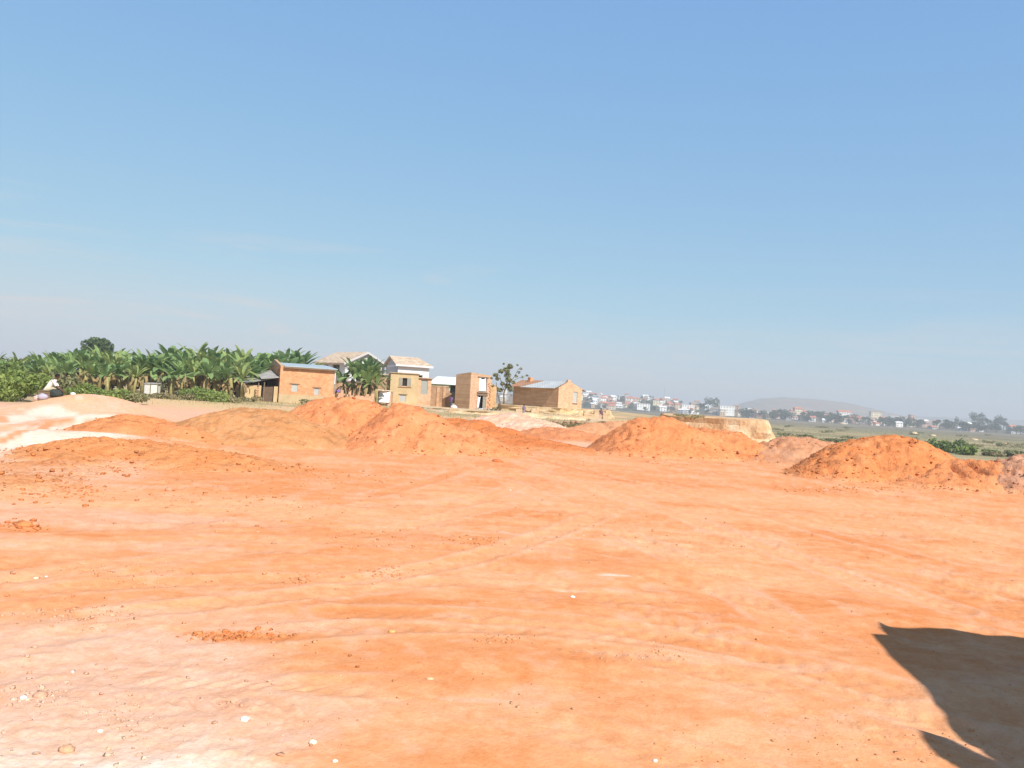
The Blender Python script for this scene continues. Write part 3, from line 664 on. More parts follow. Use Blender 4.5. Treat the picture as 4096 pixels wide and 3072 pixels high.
def wall_grid(mb, o, u, L, H, th, holes, nrm):
    """wall from corner o along unit u, L long, H tall, th thick away from nrm, with real openings (u0, z0, u1, z1)"""
    us = sorted(set([0, L] + [h[i] for h in holes for i in (0, 2)])); zs = sorted(set([0, H] + [h[i] for h in holes for i in (1, 3)]))
    solid = [[not any(h[0] - 1e-6 <= (us[i] + us[i + 1]) / 2 <= h[2] and h[1] <= (zs[j] + zs[j + 1]) / 2 <= h[3] for h in holes) for j in range(len(zs) - 1)] for i in range(len(us) - 1)]
    nu, nz_ = len(us), len(zs)
    def vid(i, j, k): return (i * nz_ + j) * 2 + k
    vv = [o + u * us[i] + Zv * zs[j] - nrm * th * k for i in range(nu) for j in range(nz_) for k in (0, 1)]
    ff = []
    S = lambda i, j: 0 <= i < nu - 1 and 0 <= j < nz_ - 1 and solid[i][j]
    for i in range(nu - 1):
        for j in range(nz_ - 1):
            if not S(i, j): continue
            ff.append((vid(i, j, 0), vid(i + 1, j, 0), vid(i + 1, j + 1, 0), vid(i, j + 1, 0)))
            ff.append((vid(i, j, 1), vid(i, j + 1, 1), vid(i + 1, j + 1, 1), vid(i + 1, j, 1)))
            if not S(i - 1, j): ff.append((vid(i, j, 0), vid(i, j + 1, 0), vid(i, j + 1, 1), vid(i, j, 1)))
            if not S(i + 1, j): ff.append((vid(i + 1, j, 0), vid(i + 1, j, 1), vid(i + 1, j + 1, 1), vid(i + 1, j + 1, 0)))
            if not S(i, j - 1): ff.append((vid(i, j, 0), vid(i, j, 1), vid(i + 1, j, 1), vid(i + 1, j, 0)))
            if not S(i, j + 1): ff.append((vid(i, j + 1, 0), vid(i + 1, j + 1, 0), vid(i + 1, j + 1, 1), vid(i, j + 1, 1)))
    mb.add(vv, ff)
def solve_len(B, d, sx):
    lo, hi = 0.2, 40
    f0 = proj(B + d * lo)[0] < sx; 
    for _ in range(50):
        mid = (lo + hi) / 2
        if (proj(B + d * mid)[0] < sx) == f0: lo = mid
        else: hi = mid
    return lo
class House:
    """near corner B; u runs right-and-back, v runs left-and-back; lengths solved from where the corners stand"""
    def __init__(s, sx, D, ang_deg, ax, cx, z=None, **kw):
        p = at(sx, 1620, D); z = hz(p.x, p.y) if z is None else z
        s.B = Vector((p.x, p.y, z)); a = R(ang_deg)
        s.u = Vector((math.cos(a), math.sin(a), 0)); s.v = Vector((-math.sin(a), math.cos(a), 0))
        s.Lu = solve_len(s.B, s.u, cx); s.Lv = solve_len(s.B, s.v, ax)
        s.root = empty(kw.get('name', 'brick_house'), s.B, kw.get('label'), kw.get('cat', 'house'), kw.get('group'))
        s.z = z
    def p(s, a, b, h=0.0): return s.B + s.u * a + s.v * b + Zv * h
    def hz_at(s, sy, sx=None, a=0.0, b=0.0):         # height above base of the point over (a, b) seen at row sy
        lo, hi = -2, 30; q = s.p(a, b)
        for _ in range(40):
            mid = (lo + hi) / 2
            if proj(q + Zv * mid)[1] > sy: lo = mid
            else: hi = mid
        return lo
    def walls(s, H, mat_, holes_u=(), holes_v=(), th=.28, Hback=None, deep=.35, name="wall", base=-.5):
        mb = MB(); o = s.B + Zv * base
        sh = lambda hs_: [(a, z0 - base, b, z1 - base) for a, z0, b, z1 in hs_]
        wall_grid(mb, o, s.u, s.Lu, H - base, th, sh(holes_u), -s.v)
        wall_grid(mb, o + s.v * th + s.u * 0, s.v, s.Lv - th, H - base, th, sh([(a - th, z0, b - th, z1) for a, z0, b, z1 in holes_v]), -s.u)
        wall_grid(mb, o + s.v * s.Lv + s.u * th, s.u, s.Lu - 2 * th, H - base, th, [], s.v)
        wall_grid(mb, o + s.u * s.Lu + s.v * th, s.v, s.Lv - th, H - base, th, [], s.u)
        # inner floor at storey height closes the volume
        return mb.build(name, mat_, s.root)
    def slab(s, pts, th, mat_, name="roof"):
        mb = MB(); mb.prism(pts, Zv * th); return mb.build(name, mat_, s.root)

# ================================================================== the long brick house at the left
h = House(1113, 82, 22, 1062, 1330, name="brick_house", label="long orange brick house with blue-grey metal roof and two small low windows")
Ht = h.hz_at(1462); Hr = h.hz_at(1432, b=h.Lv * .55)
lv = h.Lv; lu = h.Lu
w1 = (lu * .22, 1.15, lu * .33, 1.85); w2 = (lu * .64, .95, lu * .73, 1.6)
h.walls(Ht, BR1, [w1, w2], [(.55, 2.35, 1.25, 3.35), (1.75, 2.35, 2.5, 3.35)] if lv > 3.2 else [(lv * .16, 2.35, lv * .42, 3.35), (lv * .58, 2.35, lv * .85, 3.35)])
for wn in (w1, w2):
    f = MB().obox(h.p(wn[0], .06, wn[1]), h.u * (wn[2] - wn[0]), h.v * .05, Zv * (wn[3] - wn[1])).build("window", PANEG, h.root)
    MB().obox(h.p(wn[0] - .2, -.03, wn[3] + .01), h.u * (wn[2] - wn[0] + .4), h.v * .03, Zv * .1).build("lintel", WOOD, h.root)
MB().obox(h.p(-.02, -.05, -.5), h.u * (lu + .05), h.v * .048, Zv * 1.35).build("plinth", PLINTH, h.root)
# gable triangles: near (left) end rises as a parapet
g = MB()
for uu, ex in ((0.0, .32), (lu - .3, 0.0)):
    g = MB(); g.prism([h.p(uu, -.02, Ht), h.p(uu, lv * .5, Ht + .45 + ex), h.p(uu, lv + .02, Ht + .05)], h.u * .28); g.build("gable", BR2, h.root)
rf = MB(); rt = .06
rf.prism([h.p(.3, -.35, Ht - .06), h.p(lu + .25, -.35, Ht - .06), h.p(lu + .25, lv * .5, Ht + .42), h.p(.3, lv * .5, Ht + .42)], Zv * rt)
rf.prism([h.p(.3, lv * .5, Ht + .42), h.p(lu + .25, lv * .5, Ht + .42), h.p(lu + .25, lv + .3, Ht), h.p(.3, lv + .3, Ht)], Zv * rt)
rf.build("roof", TINB, h.root)
MB().obox(h.p(.3, -.33, Ht - .2), h.u * (lu - .1), h.v * .05, Zv * .12).build("fascia", WOOD, h.root)
MB().obox(h.p(lu + .02, -.1, Ht - 1.5), h.u * .1, h.v * .1, Zv * 1.3).build("downpipe", WHITEW, h.root)
MB().obox(h.p(.5, .8, 2.1), h.u * .12, h.v * (lv - 1.4), Zv * 1.5).build("inner_wall", MUD, h.root)
H1 = h
# lean-to of grey sheets against the gable end
s2 = h
wd = 3.2
t = empty("lean_to", h.p(-wd / 2, lv * .5), "ramshackle lean-to with grey sheet roof against the orange brick house", "shed")
b = MB()
q0 = h.p(-wd, -.2); q1 = h.p(-.05, -.2)
b.prism([h.p(-wd - .2, .1, 1.62), h.p(-.04, .1, 2.45), h.p(-.04, lv + .3, 3.1), h.p(-wd - .6, lv + .3, 2.2)], Zv * .05)
b.build("roof", TING, t)
b = MB(); b.prism([h.p(-wd * .55, -.15, 2.2), h.p(-.1, -.15, 2.42), h.p(-.1, lv * .6, 3.25), h.p(-wd * .55, lv * .6, 2.85)], Zv * .05); b.build("roof_sheet", TING, t)
b = MB()
wall_grid(b, h.p(-wd, .5, -.4), h.u, wd - .05, 1.95, .2, [(1.55, .3, 2.75, 1.95)], -h.v)
wall_grid(b, h.p(-wd, .72, -.4), h.v, lv - .4, 1.95, .2, [], -h.u)
b.build("wall", MUD, t)
MB().obox(h.p(-wd + 1.7, .75, -.3), h.u * 1.0, h.v * .05, Zv * 1.8).build("door", mat("dark_brown_door", (.13, .09, .06), var=.2), t)
for k, a in enumerate((-wd - .05, -wd * .62, -wd * .45)):
    MB().tube([h.p(a, .2, -.3), h.p(a + .03, .15, 1.7 + .1 * k)], [.07, .06]).build("post", WOOD, t)
for k in range(7):
    pass
b = MB()
for k in range(9): b.obox(h.p(-wd * .62 - .25 + .06 * (k % 2), .05, -.1 + k * .17), h.u * .3, h.v * .2, Zv * .12)
b.build("brick_pier", BR2, t)
# outbuilding of reddish boards, left of it
p0 = at(975, 1600, 84); p1 = at(1012, 1600, 84); zz = hz(p0.x, p0.y)
t = empty("shack", (p0.x, p0.y, zz), "small reddish brown board shack with a flat roof left of the lean-to", "shed")
Ls = p1.x - p0.x; b = MB(); wall_grid(b, Vector((p0.x, p0.y, zz - .4)), Vector((1, 0, 0)), Ls, 1.95, .1, [(.15, 1.25, Ls * .42, 1.75)], Vector((0, -1, 0)))
b.obox((p0.x, p0.y + .1, zz - .4), (.1, 0, 0), (0, 1.8, 0), (0, 0, 1.95)); b.obox((p1.x - .1, p0.y + .1, zz - .4), (.1, 0, 0), (0, 1.8, 0), (0, 0, 1.95))
b.build("wall", mat("red_boards", (.36, .19, .11), var=.2, scale=2), t)
MB().obox((p0.x - .25, p0.y - .3, zz + 1.56), (Ls + .5, 0, 0), (0, 2.4, .15), (0, 0, .05)).build("roof", TING, t)
MB().obox((p0.x + Ls * .5, p0.y - .02, zz - .3), (Ls * .07, 0, 0), (0, .018, 0), (0, 0, 1.8)).build("post", WOOD, t)

# ================================================================== white villas behind
h = House(1372, 132, 40, 1262, 1530, name="villa", label="wide white and grey villa with tiled gable roof behind the lone banana clump")
He = h.hz_at(1449); lu, lv = h.Lu, h.Lv
h.walls(He, WHITEW, [(lu * .3, He - 2.4, lu * .42, He - 1.2)], [(lv * .2, He - 1.5, lv * .45, He - .4), (lv * .6, He - 1.5, lv * .85, He - .4)])
zr = h.hz_at(1412, a=lu * .5)
zr = max(zr, He + 1.0)
for uu in (0.0, ):
    g = MB(); g.prism([h.p(0, 0, He), h.p(lu, 0, He), h.p(lu * .5, 0, zr)], h.v * .28); g.build("gable", WHITEW, h.root); g = MB(); g.prism([h.p(0, lv - .3, He), h.p(lu, lv - .3, He), h.p(lu * .5, lv - .3, zr)], h.v * .28); g.build("gable", WHITEW, h.root)
g = MB()
e = .6; sl = (zr - He) / (lu * .5)
g.prism([h.p(-e, -e, He - e * sl + .05), h.p(lu * .5, -e, zr + .05), h.p(lu * .5, lv + e, zr + .05), h.p(-e, lv + e, He - e * sl + .05)], Zv * .14)
g.prism([h.p(lu * .5, -e, zr + .05), h.p(lu + e, -e, He - e * sl + .05), h.p(lu + e, lv + e, He - e * sl + .05), h.p(lu * .5, lv + e, zr + .05)], Zv * .14)
g.build("roof", TILE, h.root)
g = MB(); g.prism([h.p(-e, -e - .06, He - e * sl - .15), h.p(lu * .5, -e - .06, zr - .15), h.p(lu * .5, -e - .06, zr + .2), h.p(-e, -e - .06, He - e * sl + .2)], h.v * .055)
g.prism([h.p(lu * .5, -e - .06, zr - .15), h.p(lu + e, -e - .06, He - e * sl - .15), h.p(lu + e, -e - .06, He - e * sl + .2), h.p(lu * .5, -e - .06, zr + .2)], h.v * .055)
g.build("fascia", FASC, h.root)
MB().obox(h.p(lu * .3, .2, He - 2.4), h.u * (lu * .12), h.v * .05, Zv * 1.2).build("window", PANEG, h.root)
for q in ((lv * .2, lv * .45), (lv * .6, lv * .85)):
    MB().obox(h.p(.2, q[0], He - 1.5), h.v * (q[1] - q[0]), h.u * .05, Zv * 1.1).build("window", DARK, h.root)

h = House(1583, 128, 20, 1536, 1708, name="villa", label="white two-storey house with speckled tile roof and two hooded windows above the mud house")
He = h.hz_at(1458); lu, lv = h.Lu, h.Lv
wz = h.hz_at(1496)
h.walls(He, WHITEW, [(lu * .24, wz - .6, lu * .36, wz), (lu * .66, wz - .6, lu * .78, wz)])
for q in (.24, .66):
    MB().obox(h.p(lu * q, .15, wz - .6), h.u * lu * .12, h.v * .05, Zv * .6).build("window", DARK, h.root)
    MB().obox(h.p(lu * (q - .03), -.35, wz + .05), h.u * lu * .18, h.v * .34, Zv * .14).build("window_hood", WHITEW, h.root)
zr = h.hz_at(1428, b=lv * .5); zr = max(zr, He + 1.2); e = .5; sl = (zr - He) / (lv * .5)
g = MB(); g.prism([h.p(0, 0, He), h.p(0, lv, He), h.p(0, lv * .5, zr)], h.u * .28); g.build("gable", WHITEW_SHADE, h.root)
g = MB()
ri = lu * .86
g.prism([h.p(-e, -e, He - e * sl + .05), h.p(lu + e, -e, He - e * sl + .05), h.p(ri, lv * .5, zr + .05), h.p(-e, lv * .5, zr + .05)], Zv * .14)
g.prism([h.p(-e, lv * .5, zr + .05), h.p(ri, lv * .5, zr + .05), h.p(lu + e, lv + e, He - e * sl + .05), h.p(-e, lv + e, He - e * sl + .05)], Zv * .14)
g.prism([h.p(lu + e, -e, He - e * sl + .055), h.p(lu + e, lv + e, He - e * sl + .055), h.p(ri, lv * .5, zr + .055)], Zv * .13)
g.build("roof", TILE, h.root)
MB().obox(h.p(-e, -e - .08, He - e * sl - .1), h.u * (lu + 2 * e), h.v * .07, Zv * .28).build("gutter", WHITEW, h.root)
MB().obox(h.p(-.05, .3, .5), h.v * (lv - .5), h.u * .045, Zv * (He - .8)).build("shaded_side_skin", WHITEW_SHADE, h.root)

# ================================================================== flat mud house with shuttered window
h = House(1556, 103, 8, 1490, 1668, name="mud_house", label="flat topped tan mud house with dark window between open shutters")
He = h.hz_at(1491); lu, lv = h.Lu, h.Lv
za, zb = h.hz_at(1544, a=lu * .5), h.hz_at(1512, a=lu * .5)
zc, zd = h.hz_at(1606, a=lu * .5), h.hz_at(1580, a=lu * .5)
wu = lu / 112.0
big = (48 * wu, za, 66 * wu, zb); low = (40 * wu, zc, 66 * wu, zd)
h.walls(He, MUD, [big, low])
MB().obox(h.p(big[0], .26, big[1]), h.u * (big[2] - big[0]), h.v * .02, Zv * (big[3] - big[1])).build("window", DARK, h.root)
for a0, a1 in ((big[0] - .42, big[0] - .02), (big[2] + .02, big[2] + .5)):
    MB().obox(h.p(a0, -.06, big[1]), h.u * (a1 - a0), h.v * .05, Zv * (big[3] - big[1])).build("shutter", WOODG, h.root)
MB().obox(h.p(big[0] - .5, -.12, big[1] - .12), h.u * (big[2] - big[0] + 1.1), h.v * .115, Zv * .08).build("sill", BR3, h.root)
MB().obox(h.p(low[0], .08, low[1]), h.u * (low[2] - low[0]), h.v * .05, Zv * (low[3] - low[1])).build("window", PANEG, h.root)
MB().obox(h.p(low[0] - .15, -.03, low[3] + .01), h.u * (low[2] - low[0] + .3), h.v * .028, Zv * .1).build("lintel", WOOD, h.root)
MB().obox(h.p(-.12, -.15, He), h.u * (lu + .24), h.v * (lv + .3), Zv * .1).build("roof", mat("roof_mud", (.40, .29, .17), var=.2), h.root)
MUDH = h
# wing at the right: sheet metal panel, orange pier, pale lower wall
wl = solve_len(h.p(lu, .6), h.u, 1720)
Hw = h.hz_at(1512, a=lu)
b = MB(); hp = (.35, Hw * .45, wl - .45, Hw - .15)
wall_grid(b, h.p(lu + .003, .6, -.5), h.u, wl, Hw + .5, .25, [(hp[0], hp[1] + .5, hp[2], hp[3] + .5)], -h.v)
wall_grid(b, h.p(lu + wl - .002, .85, -.5), h.v, 3, Hw + .5, .25, [], h.u); b.build("side_wing", BR3, h.root)
MB().obox(h.p(lu + hp[0], .68, hp[1]), h.u * (hp[2] - hp[0]), h.v * .05, Zv * (hp[3] - hp[1])).build("metal_panel", SHEETM, h.root)
MB().obox(h.p(lu - .05, .35, Hw), h.u * (wl + .25), h.v * 3.4, Zv * .1).build("wing_roof", mat("roof_board", (.50, .38, .28), var=.15), h.root)
# wing to the left, in shade, lower with tile edge
wl2 = 2.6
b = MB(); wall_grid(b, h.p(-wl2, 1.0, -.5), h.u, wl2 - .003, He - .1 + .2, .25, [], -h.v); b.build("left_wing", MUD2, h.root)
MB().obox(h.p(-wl2 - .1, .7, He - .3), h.u * (wl2 + .08), h.v * 2.2, Zv * .14).build("left_roof", TILE, h.root)

# brick stall with white sheet and sticks on top
p = at(1500, 1600, 97); z0 = hz(p.x, p.y); q = at(1563, 1600, 97); L = q.x - p.x
t = empty("brick_stall", (p.x, p.y, z0), "low rough brick stall with sticks on its roof in front of the mud house", "stall")
topz = at(1530, 1566, 97).z
b = MB()
wall_grid(b, Vector((p.x, p.y, z0 - .5)), Vector((1, 0, 0)), L, topz - z0 + .5, .2, [(L * .35, .75, L * .92, topz - z0 + .3)], Vector((0, -1, 0)))
b.obox((p.x, p.y + .2, z0 - .5), (.2, 0, 0), (0, 1.5, 0), (0, 0, topz - z0 + .5)); b.obox((q.x - .2, p.y + .2, z0 - .5), (.2, 0, 0), (0, 1.5, 0), (0, 0, topz - z0 + .5))
b.build("wall", BR3, t)
b = MB()
for k in range(7): b.tube([(p.x - .3 + .2 * random.random(), p.y - .15 + k * .25, topz + .04 + .03 * k), (q.x + .15, p.y - .1 + k * .22, topz + .1 + .04 * random.random())], .035, 5)
b.build("stick_roof", mat("pale_sticks", (.55, .46, .32), var=.2), t)
def cloth(name, a, b_, c, d, bul, mat_, parent=None, n=12, origin=None, seed=1, th=.015):
    """draped sheet between 4 corners a (top left) b (top right) c (bottom right) d (bottom left); bul = bulge vector"""
    V = []; 
    for i in range(n + 1):
        for j in range(n + 1):
            s_, t_ = i / n, j / n
            pt = a * (1 - s_) * (1 - t_) + b_ * s_ * (1 - t_) + c * s_ * t_ + d * (1 - s_) * t_
            k = math.sin(math.pi * s_) * (0.3 + .7 * math.sin(math.pi * min(1, t_ * .9)))
            rip = .25 * math.sin(s_ * 17 + t_ * 5 + seed) * (.3 + t_)
            V.append(pt + bul * (k + rip * .5) - Zv * .12 * (a - d).length * math.sin(math.pi * s_) * (1 - t_) * .8)
    Ff = [(i * (n + 1) + j, (i + 1) * (n + 1) + j, (i + 1) * (n + 1) + j + 1, i * (n + 1) + j + 1) for i in range(n) for j in range(n)]
    o = np_mesh(name, [tuple(v) for v in V], Ff, mat_, parent, smooth=True, origin=origin)
    md = o.modifiers.new("th", 'SOLIDIFY'); md.thickness = th
    return o
a, b_, c, d = at(1516, 1570, 96.8), at(1562, 1566, 96.8), at(1556, 1612, 96.6), at(1513, 1610, 96.6)
o = cloth("hanging_sheet", a, b_, c, d, Vector((0, -.15, 0)), CLOTHW, origin=(p.x + L / 2, p.y, z0)); tag(o, "white sheet hung over the front of the low brick stall", "sheet")

# garden wall between the houses
p = at(1335, 1590, 100); q = at(1490, 1590, 101); z0 = hz(p.x, p.y)
o = MB(); o.obox((p.x, p.y, z0 - .5), q - p - Zv * (q.z - p.z), (0, .3, 0), (0, 0, at(1400, 1531, 100).z - z0 + .5))
t = empty("brick_wall", (p.x, p.y, z0), "brown brick garden wall behind the lone banana clump", "wall")
o.build("wall_body", MUD2, t)
b = MB().obox((p.x - .05, p.y - .06, at(1400, 1531, 100).z), q - p - Zv * (q.z - p.z), (0, .42, 0), (0, 0, .25)); b.build("coping", mat("maroon_coping", (.27, .17, .15), var=.15), t)
p = at(1330, 1600, 93); q = at(1495, 1600, 93); z0 = hz(p.x, p.y)
t = empty("low_wall", (p.x, p.y, z0), "crumbling low tan wall along the back of the tallest orange pile", "wall")
b = MB(); n_ = 16
for k in range(n_):
    x0, x1 = lerp(p.x, q.x, k / n_), lerp(p.x, q.x, (k + 1) / n_)
    b.obox((x0 + .004, p.y + .02 * (k % 2), z0 - .4), (x1 - x0 - .008, 0, 0), (0, .3, 0), (0, 0, .4 + 1.0 + .3 * random.random() * (1 if k % 3 else 2)))
b.build("wall_body", BR3, t)
p = at(1382, 1600, 92.5)
t = empty("timber_post", (p.x, p.y, hz(p.x, p.y)), "dark leaning timber posts in front of the low tan wall", "post")
for k in range(2): MB().tube([(p.x + k * .35, p.y, p.z - .4), (p.x + .05 + k * .3, p.y, at(1382, 1565 + 12 * k, 92.5).z)], .09, 6).build("post", WOOD, t)
a = at(1346, 1562, 92.7)
o = cloth("hanging_clothes", at(1346, 1560, 92.6), at(1362, 1557, 92.6), at(1358, 1569, 92.5), at(1348, 1570, 92.5), Vector((0, -.05, 0)), mat("violet_cloth", (.22, .13, .45), var=.1), origin=a, n=6)
tag(o, "violet cloth hung over the low tan wall beside the dark posts", "clothes")

# ================================================================== white roofed house and mud wall left of the tower
h = House(1716, 128, 3, 1708, 1825, z=.35, name="small_house", label="small house with white metal roof and green wall left of the tower house")
He = h.hz_at(1533); lu, lv = h.Lu, 5.0; h.Lv = lv
h.walls(He, GREENP, [(lu * .74, .5, lu * .97, He - .1)])
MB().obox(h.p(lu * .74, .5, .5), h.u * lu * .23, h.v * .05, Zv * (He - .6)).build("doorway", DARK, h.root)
zr = h.hz_at(1505, b=2.6)
g = MB(); g.prism([h.p(-.3, -.5, He - .05), h.p(lu + .6, -.5, He - .05), h.p(lu + .6, 2.6, zr), h.p(.9, 2.6, zr)], Zv * .06)
g.prism([h.p(.9, 2.6, zr), h.p(lu + .6, 2.6, zr), h.p(lu + .6, lv + .4, He), h.p(-.3, lv + .4, He)], Zv * .06); g.build("roof", TINW, h.root)
MB().obox(h.p(0, -.5, He - .95), h.u * lu * .72, h.v * .48, Zv * .1).build("porch_beam", WHITEW, h.root)
p = at(1716, 1615, 108); q = at(1803, 1615, 108); z0 = hz(p.x, p.y); tz = at(1760, 1547, 108).z
t = empty("mud_wall", (p.x, p.y, z0), "mottled brown mud brick yard wall left of the tower house", "wall")
b = MB(); L = q.x - p.x
for k in range(14):
    x0 = p.x + L * k / 14
    b.obox((x0 + .003, p.y, z0 - .4), (L / 14 - .006, 0, 0), (0, .35, 0), (0, 0, tz - z0 + .4 - (.0 if k < 12 else .35 * (k - 11)) - .08 * random.random()))
b.build("wall_body", MUD2, t)
MB().obox((p.x - .03, p.y - .05, tz), (L * 12 / 14, 0, 0), (0, .45, 0), (0, 0, .1)).build("coping", BR3, t)
for k in (0.33, .62): MB().obox((p.x + L * k, p.y - .12, z0 - .2), (.35, 0, 0), (0, .118, 0), (0, 0, tz - z0 + .15)).build("pilaster", BR2, t)

# ================================================================== the tower-like brick house
h = House(1878, 103, 45, 1817, 1958, name="tower_house", label="tall narrow two-storey brick house with white curtains in its doorway and window")
He = h.hz_at(1491); lu, lv = h.Lu, h.Lv
a0, a1 = lu * .40, lu * .80
zu0, zu1 = h.hz_at(1568, a=lu * .6), h.hz_at(1512, a=lu * .6); zd1 = h.hz_at(1583, a=lu * .6)
h.walls(He - .25, BR3, [(a0, zu0, a1, zu1), (a0 - .1, .05, a1, zd1)], name="wall")
b = MB()
b.prism([h.p(0, 0, He - .25), h.p(0, lv, He - .25), h.p(0, lv, He - .45 + .0), h.p(0, lv * .6, He - .2 + .12), h.p(0, 0, He + .05)][0:1] + [h.p(0, lv, He - .249), h.p(0, lv * .5, He - .08), h.p(0, .3, He + .05), h.p(0, 0, He + .05)], h.u * .26)
b.prism([h.p(.265, 0, He - .25), h.p(lu, 0, He - .25), h.p(lu, 0, He - .15), h.p(.265, 0, He + .02)], h.v * .26)
b.build("parapet", BR2, h.root)
# thin skin of duller brick puts the left face's weaker light into colour
MB().obox(h.p(-.03, .02, -.4), h.v * (lv - .04), h.u * .028, Zv * (He + .1)).build("shaded_side_skin", BR2, h.root)
for z_, n_ in ((zu1, "lintel"), (zd1, "lintel")):
    MB().obox(h.p(a0 - .3, -.06, z_ + .01), h.u * (a1 - a0 + .5), h.v * .057, Zv * .14).build("lintel", WOOD, h.root)
MB().obox(h.p(a0 - .25, -.14, zu0 - .16), h.u * (a1 - a0 + .4), h.v * .137, Zv * .12).build("sill", WOOD, h.root)
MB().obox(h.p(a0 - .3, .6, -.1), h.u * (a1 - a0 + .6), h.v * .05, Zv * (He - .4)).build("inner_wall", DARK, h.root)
cloth("window_curtain", h.p(a0 + .02, -.01, zu1), h.p(a1 - .25, -.01, zu1), h.p(a1 - .12, -.03, zu0 + .05), h.p(a0 + .0, -.03, zu0 + .05), -h.v * .04, CLOTHW, h.root, n=10)
cloth("door_curtain", h.p(a0 + .0, .1, zd1 - .1), h.p(a0 + .48, .1, zd1 - .1), h.p(a0 + .22, .08, .25), h.p(a0 - .05, .08, .25), -h.v * .06, CLOTHW, h.root, n=10)
MB().obox(h.p(a1 - .52, .04, .06), h.u * .5, h.v * .04, Zv * (zd1 - .1)).build("door_leaf", WOODG, h.root)
MB().obox(h.p(a0 - .16, -.03, .05), h.u * .06, h.v * .1, Zv * (zd1 - .06)).build("door_frame", mat("violet_cloth"  + "_frame", (.25, .13, .28), var=.1), h.root)
b = MB()
g_ = random.Random(4)
for k in range(26):
    zc_ = .3 + k * (He - 1.3) / 26; b.obox(h.p(a1 + .12 + g_.random() * .5, -.05 - .04 * g_.random(), zc_), h.u * .22, h.v * .09, Zv * .09)
b.build("protruding_bricks", BR1, h.root)["kind"] = "stuff"
TW = h
# lower block with sloped parapet behind, to the right
p = h.p(lu + .01, .9, 0)
Lw = solve_len(p, h.u, 1981); Hh = 0; 
lo, hi = 0, 9
for _ in range(40):
    mid = (lo + hi) / 2
    if proj(p + Zv * mid)[1] > 1528: lo = mid
    else: hi = mid
Hh = lo
t = h.root
b = MB(); b.prism([p - Zv * .5, p + h.u * Lw - Zv * .5, p + h.u * Lw + Zv * (Hh - .45), p + h.u * Lw * .2 + Zv * Hh, p + Zv * Hh], h.v * 3.0); b.build("rear_wing", mat("brick_ochre", (.66, .42, .22), var=.1, kind='brick', scale=1), t)
MB().prism([p + h.u * (Lw * .2) + Zv * (Hh + .01), p + h.u * (Lw + .9) + Zv * (Hh - .85), p + h.u * (Lw + .9) + h.v * 3 + Zv * (Hh - .85), p + h.u * Lw * .2 + h.v * 3 + Zv * (Hh + .01)], Zv * .06).build("wing_roof", WOOD, t)

# ================================================================== the gabled brick house at the right
h = House(2232, 95, 38, 2050, 2325, z=1.28, name="brick_house", label="gabled tan brick house with patched rusty and grey metal roof on the ledge")
He = h.hz_at(1552); lu, lv = h.Lu, h.Lv
zw0, zw1 = h.hz_at(1612, a=lu * .68), h.hz_at(1567, a=lu * .68)
h.walls(He, BR3, [(lu * .62, zw0, lu * .80, zw1)])
MB().obox(h.p(-.02, .02, -.4), h.v * (lv - .03), h.u * .018, Zv * (He + .38)).build("shaded_side_skin", BR2, h.root)  # darker brick skin stands in for the dimmer light on the long side
MB().obox(h.p(lu * .62, .08, zw0), h.u * lu * .18, h.v * .05, Zv * (zw1 - zw0)).build("window", PANEG, h.root)
MB().obox(h.p(lu * .60, -.08, zw0 - .1), h.u * lu * .22, h.v * .077, Zv * .08).build("sill", WOOD, h.root)
zr = h.hz_at(1527, a=lu * .42)
nst = 7; pts = [h.p(0, 0, He + .001)]
g = MB()
apex = lu * .42
for k in range(nst):                    # stepped brick parapet on the gable
    f0, f1 = k / nst, (k + 1) / nst; zt = He + (zr - He) * f1
    g.obox(h.p(apex * f0, -.005, He), h.u * (apex * (f1 - f0) - .002), h.v * .3, Zv * (zt - He))
    g.obox(h.p(lu - (lu - apex) * f1, -.005, He), h.u * ((lu - apex) * (f1 - f0) - .002), h.v * .3, Zv * (zt - He))
g.obox(h.p(apex - .2, -.01, zr + .002), h.u * .4, h.v * .3, Zv * .22)
g.build("gable", BR3, h.root)
zs = zr - .15; e = .45; sl1 = (zs - He) / apex; sl2 = (zs - He) / (lu - apex)
sp_ = lv * .72
def rfs(v0, v1): 
    m_ = MB(); m_.prism([h.p(-e, v0, He - e * sl1 + .1), h.p(apex, v0, zs + .1), h.p(apex, v1, zs + .1), h.p(-e, v1, He - e * sl1 + .1)], Zv * .05); return m_
rfs(.32, sp_ + .6).build("roof", TINW if False else mat("tin_patchy", (.50, .52, .52), rough=.5, var=.15, scale=.6, kind='corrugated', rgb2=(.74, .75, .74), spec=.4), h.root)
m_ = MB(); m_.prism([h.p(-e - .02, sp_ + .5, He - e * sl1 + .16), h.p(apex + .02, sp_ - 1.4, zs + .17), h.p(apex + .02, lv + .4, zs + .17), h.p(-e - .02, lv + .4, He - e * sl1 + .16)], Zv * .05)
m_.build("rusty_sheet", TINR, h.root)
m_ = MB(); m_.prism([h.p(apex, .32, zs + .1), h.p(lu + .9, .32, He - .9 * sl2 + .1), h.p(lu + .9, lv + .4, He - .9 * sl2 + .1), h.p(apex, lv + .4, zs + .1)], Zv * .05); m_.build("rear_roof", WOOD, h.root)
MB().obox(h.p(apex * .7, lv * .78, zs - .2), h.u * .45, h.v * .5, Zv * .75).build("chimney", BR1, h.root)
